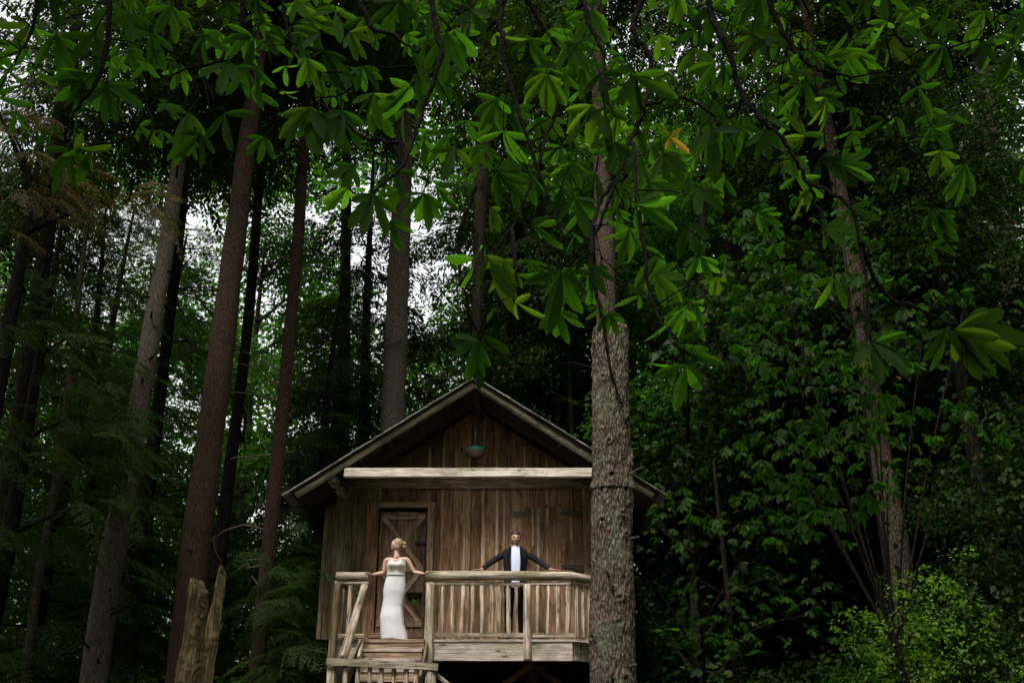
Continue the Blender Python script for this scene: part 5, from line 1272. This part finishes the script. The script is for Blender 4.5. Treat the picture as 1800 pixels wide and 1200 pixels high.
# leaves one can pick out in the photograph: hub px, py, length px of the longest leaflet, distance, roll (deg, + swings tips right), away tilt
KEY = [(655,342,92,4.6,0,30),(610,330,60,4.6,-35,30),(438,58,62,5.0,-25,30),(470,62,60,5.0,12,25),(446,66,66,5.0,0,30),(862,448,128,4.5,0,20),(830,455,95,4.6,-30,25),(880,455,80,4.6,35,25),
 (908,530,72,4.5,10,25),(985,478,110,4.5,-5,20),(1000,470,80,4.6,28,25),(842,600,78,4.6,-40,25),(850,590,100,4.7,0,15),(1204,640,85,4.4,0,20),(1190,605,90,4.5,35,30),(1200,540,95,4.4,30,30),(1215,530,80,4.5,55,35),
 (1250,232,90,4.9,5,25),(1268,225,75,4.9,40,30),(1105,400,85,4.6,35,30),(1120,360,80,4.6,50,30),(1118,130,100,4.8,-5,35),(1150,480,70,4.7,40,30),(1465,486,70,4.9,0,25),(1480,480,65,4.9,40,30),(1530,604,96,4.8,8,20),(1540,600,90,4.8,38,25),
 (1682,578,110,4.9,30,30),(1690,575,115,4.9,62,30),(1660,580,75,4.9,0,25),(124,262,85,5.0,-30,25),(135,262,80,5.0,10,25),(160,260,78,5.0,35,25),(165,60,88,5.0,0,30),(160,130,80,5.1,-20,30),(190,150,85,5.1,30,30),(100,60,85,5.2,-10,30),
 (330,200,80,5.0,-15,25),(350,235,70,5.0,0,25),(395,200,85,5.0,20,25),(360,60,70,5.2,0,30),(545,190,90,4.8,-10,20),(560,200,95,4.8,25,20),(600,195,85,4.8,10,20),(655,170,80,5.2,0,30),(785,60,90,5.1,0,30),(800,50,80,5.1,25,30),
 (700,0,75,5.1,-10,30),(720,150,95,5.0,20,30),(640,30,70,5.3,0,30),(870,60,62,4.9,-15,30),(930,70,60,4.9,5,30),(1000,75,68,4.9,10,30),(1040,20,75,4.9,0,30),(1055,130,70,4.9,15,30),(885,230,80,4.7,0,25),(960,130,75,4.8,10,25),
 (1062,190,90,4.7,15,25),(1040,185,80,4.7,-10,25),(1250,40,60,5.4,30,35),(1320,60,60,5.4,60,35),(1390,0,55,5.6,0,35),(1345,20,50,5.6,-30,35),(1470,-10,50,5.6,20,35),(1520,-5,45,5.6,0,35),(1560,80,60,5.6,75,35),(1500,70,60,5.6,50,35),(1420,90,60,5.6,60,35),
 (1450,100,62,5.4,70,35),(1330,200,70,5.2,50,35),(1340,240,75,5.2,20,30),(1380,130,60,5.2,80,35),(1440,280,80,5.0,55,30),(1400,310,62,5.0,0,30),(1425,330,50,5.0,-20,30),(1480,290,62,5.0,75,30),(1450,400,60,4.9,60,30),(1410,345,50,5.0,-10,25),
 (1600,20,60,5.6,-10,30),(1730,20,62,5.6,-5,30),(1750,60,70,5.6,30,30),(1585,40,60,5.6,30,35),(1780,90,70,5.6,20,30),(1225,330,70,5.1,20,30),(1215,390,75,4.8,-15,30),(1230,450,60,4.8,10,30),(745,340,70,4.9,0,25),(770,330,60,4.9,20,25),(800,260,70,4.9,-10,25),(690,300,65,4.9,25,25),(930,300,70,4.8,0,25),
 (985,330,70,4.8,-15,25),(1010,350,75,4.8,20,25),(940,390,70,4.7,-5,25),(1140,320,70,4.8,30,30),(1080,250,70,4.8,10,25),(1165,270,60,4.9,20,30),(400,110,70,5.1,-15,25),(265,60,70,5.4,5,30),(230,90,70,5.4,20,30),(60,120,70,5.4,0,30),(300,10,70,5.4,10,30),(200,0,70,5.4,-20,30),(90,-20,70,5.4,0,30),(520,0,70,5.3,0,30),(590,20,70,5.3,10,30),(570,90,75,5.3,0,30)]
def add_leaf(i, px, py, lpx, D, roll, away, yaw=None, mesh=None, part=True):
    p = P(px, py, D); s = lpx * PXM(py, D) / .2
    rot = Matrix.Rotation(math.radians(random.gauss(0, 38) if yaw is None else yaw), 4, 'Z') @ Matrix.Rotation(math.radians(away + random.gauss(0, 16)), 4, 'X') @ Matrix.Rotation(math.radians(-roll), 4, 'Y')
    m4 = Matrix.Translation(p) @ rot @ Matrix.Scale(s, 4)
    return m4, p
leafs = []
random.seed(77)
for i, k in enumerate(KEY): leafs.append((add_leaf(i, *k), True))
r = random.Random(5)
def occ(px, py):
    """how likely the photo has foreground leaves there"""
    low = 330 if px < 560 else (420 if px < 820 else (560 if px < 1260 else (430 if px < 1700 else 330)))
    if px < 600: low = 250
    if py > low: return 0
    return 1.0 if py < low * .55 else .45
cnt = 0
while cnt < 400:
    px, py = r.uniform(-60, 1860), r.uniform(-110, 560)
    if r.random() > occ(px, py): continue
    if any(abs(px - a) < w_ and abs(py - b) < h_ for a, b, w_, h_ in ((860, 130, 30, 40), (60, 130, 25, 25), (1730, 170, 30, 90), (1780, 160, 30, 60))): continue
    D = r.choice([5.0, 5.5, 6.2, 7.0, 8.0]) + r.uniform(-.2, .2); cnt += 1
    leafs.append((add_leaf(0, px, py, r.uniform(46, 72) * 5.4 / D, D, r.gauss(0, 35), 30 + r.gauss(0, 14)), False))
order = sorted(range(len(leafs)), key=lambda i: not leafs[i][1]); stuff = []; npart = 0
for i in order:
    (m4, p), key = leafs[i]; hub = m4 @ Vector((.012, -.03, .11))
    me = LEAF[random.randrange(len(LEAF))]
    q, bi = min(nodes, key=lambda n_: (n_[0] - hub).length + (0 if n_[0].z > hub.z - .02 else .25))
    dist = (q - hub).length
    if dist < 1.6: mid = q.lerp(hub, .55) + Vector((random.gauss(0, .03), random.gauss(0, .03), .06 * dist + .01)); branch_parts[bi].append(tube([x - tg for x in smooth_path([q, mid, hub], 4)], np.linspace(.0055 if dist > .3 else .003, .0024, 9), 4)); 
    if dist > .35: nodes.append((mid, bi))
    if npart < 300:
        o = bpy.data.objects.new('leaf', me); COL.objects.link(o); o.parent = CT; o.matrix_basis = Matrix.Translation(-tg) @ m4; npart += 1
    else: stuff.append((me, m4))
# unseen overhead crown for this tree, added to shade its hanging leaves
rr_ = np.random.default_rng(321); n_ = 6500; cy = rr_.uniform(-4, 7.0, n_); cx_ = rr_.uniform(-9, 8, n_); cz = 1.6 + np.maximum(cy, 0) * .90 + 1.2 + rr_.random(n_) ** .7 * 4.0; cz = np.where(cy < 1, np.maximum(cz, 4.6), cz)
bx_, bz_ = cx_ - dv.x / dv.z * cz, cy - dv.y / dv.z * cz    # where the sun path through each leaf meets the ground
tx, ty = P(960, 480, 4.8).x - dv.x / dv.z * 3.9, 4.8 - dv.y / dv.z * 3.9
open_ = ((bx_ - tx) / 2.3) ** 2 + ((bz_ - ty) / 1.7) ** 2 > 1     # hole cut in the added crown so sun reaches the central leaves
cx_, cy, cz = cx_[open_], cy[open_], cz[open_]; n_ = len(cx_)
V, T = scatter(PALM, np.stack([cx_, cy, cz], -1), rr_.random(n_) * 6.28, rr_.normal(size=n_) * .4, rr_.normal(size=n_) * .3, .9 + .5 * rr_.random(n_))
me = np_mesh('crown', V - np.array(tg), T); me.materials.append(M['chestnut_mid']); link('crown', me, None, CT, tg)['kind'] = 'stuff'
# one yellowed leaf
ym = palmate(999, 3); ym.materials.clear(); ym.materials.append(M['yellowleaf'])
m4, p = add_leaf(0, 1178, 240, 42, 4.8, 40, 40); o = bpy.data.objects.new('leaf', ym); COL.objects.link(o); o.parent = CT; o.matrix_basis = Matrix.Translation(-tg) @ m4; o['label'] = 'single yellowed leaf'
if stuff:
    bm = bmesh.new()
    for me, m4 in stuff:
        t_ = me.copy(); t_.transform(Matrix.Translation(-tg) @ m4); bm.from_mesh(t_); bpy.data.meshes.remove(t_)
    me = bm_mesh('more_leaves', bm, True); me.materials.append(M['bigleaf']); link('more_leaves', me, None, CT, tg)['kind'] = 'stuff'
for parts in branch_parts:
    V, Q = joinVT(parts); link('branch', np_mesh('branch', V, Q, True), M['twig'], CT, tg)
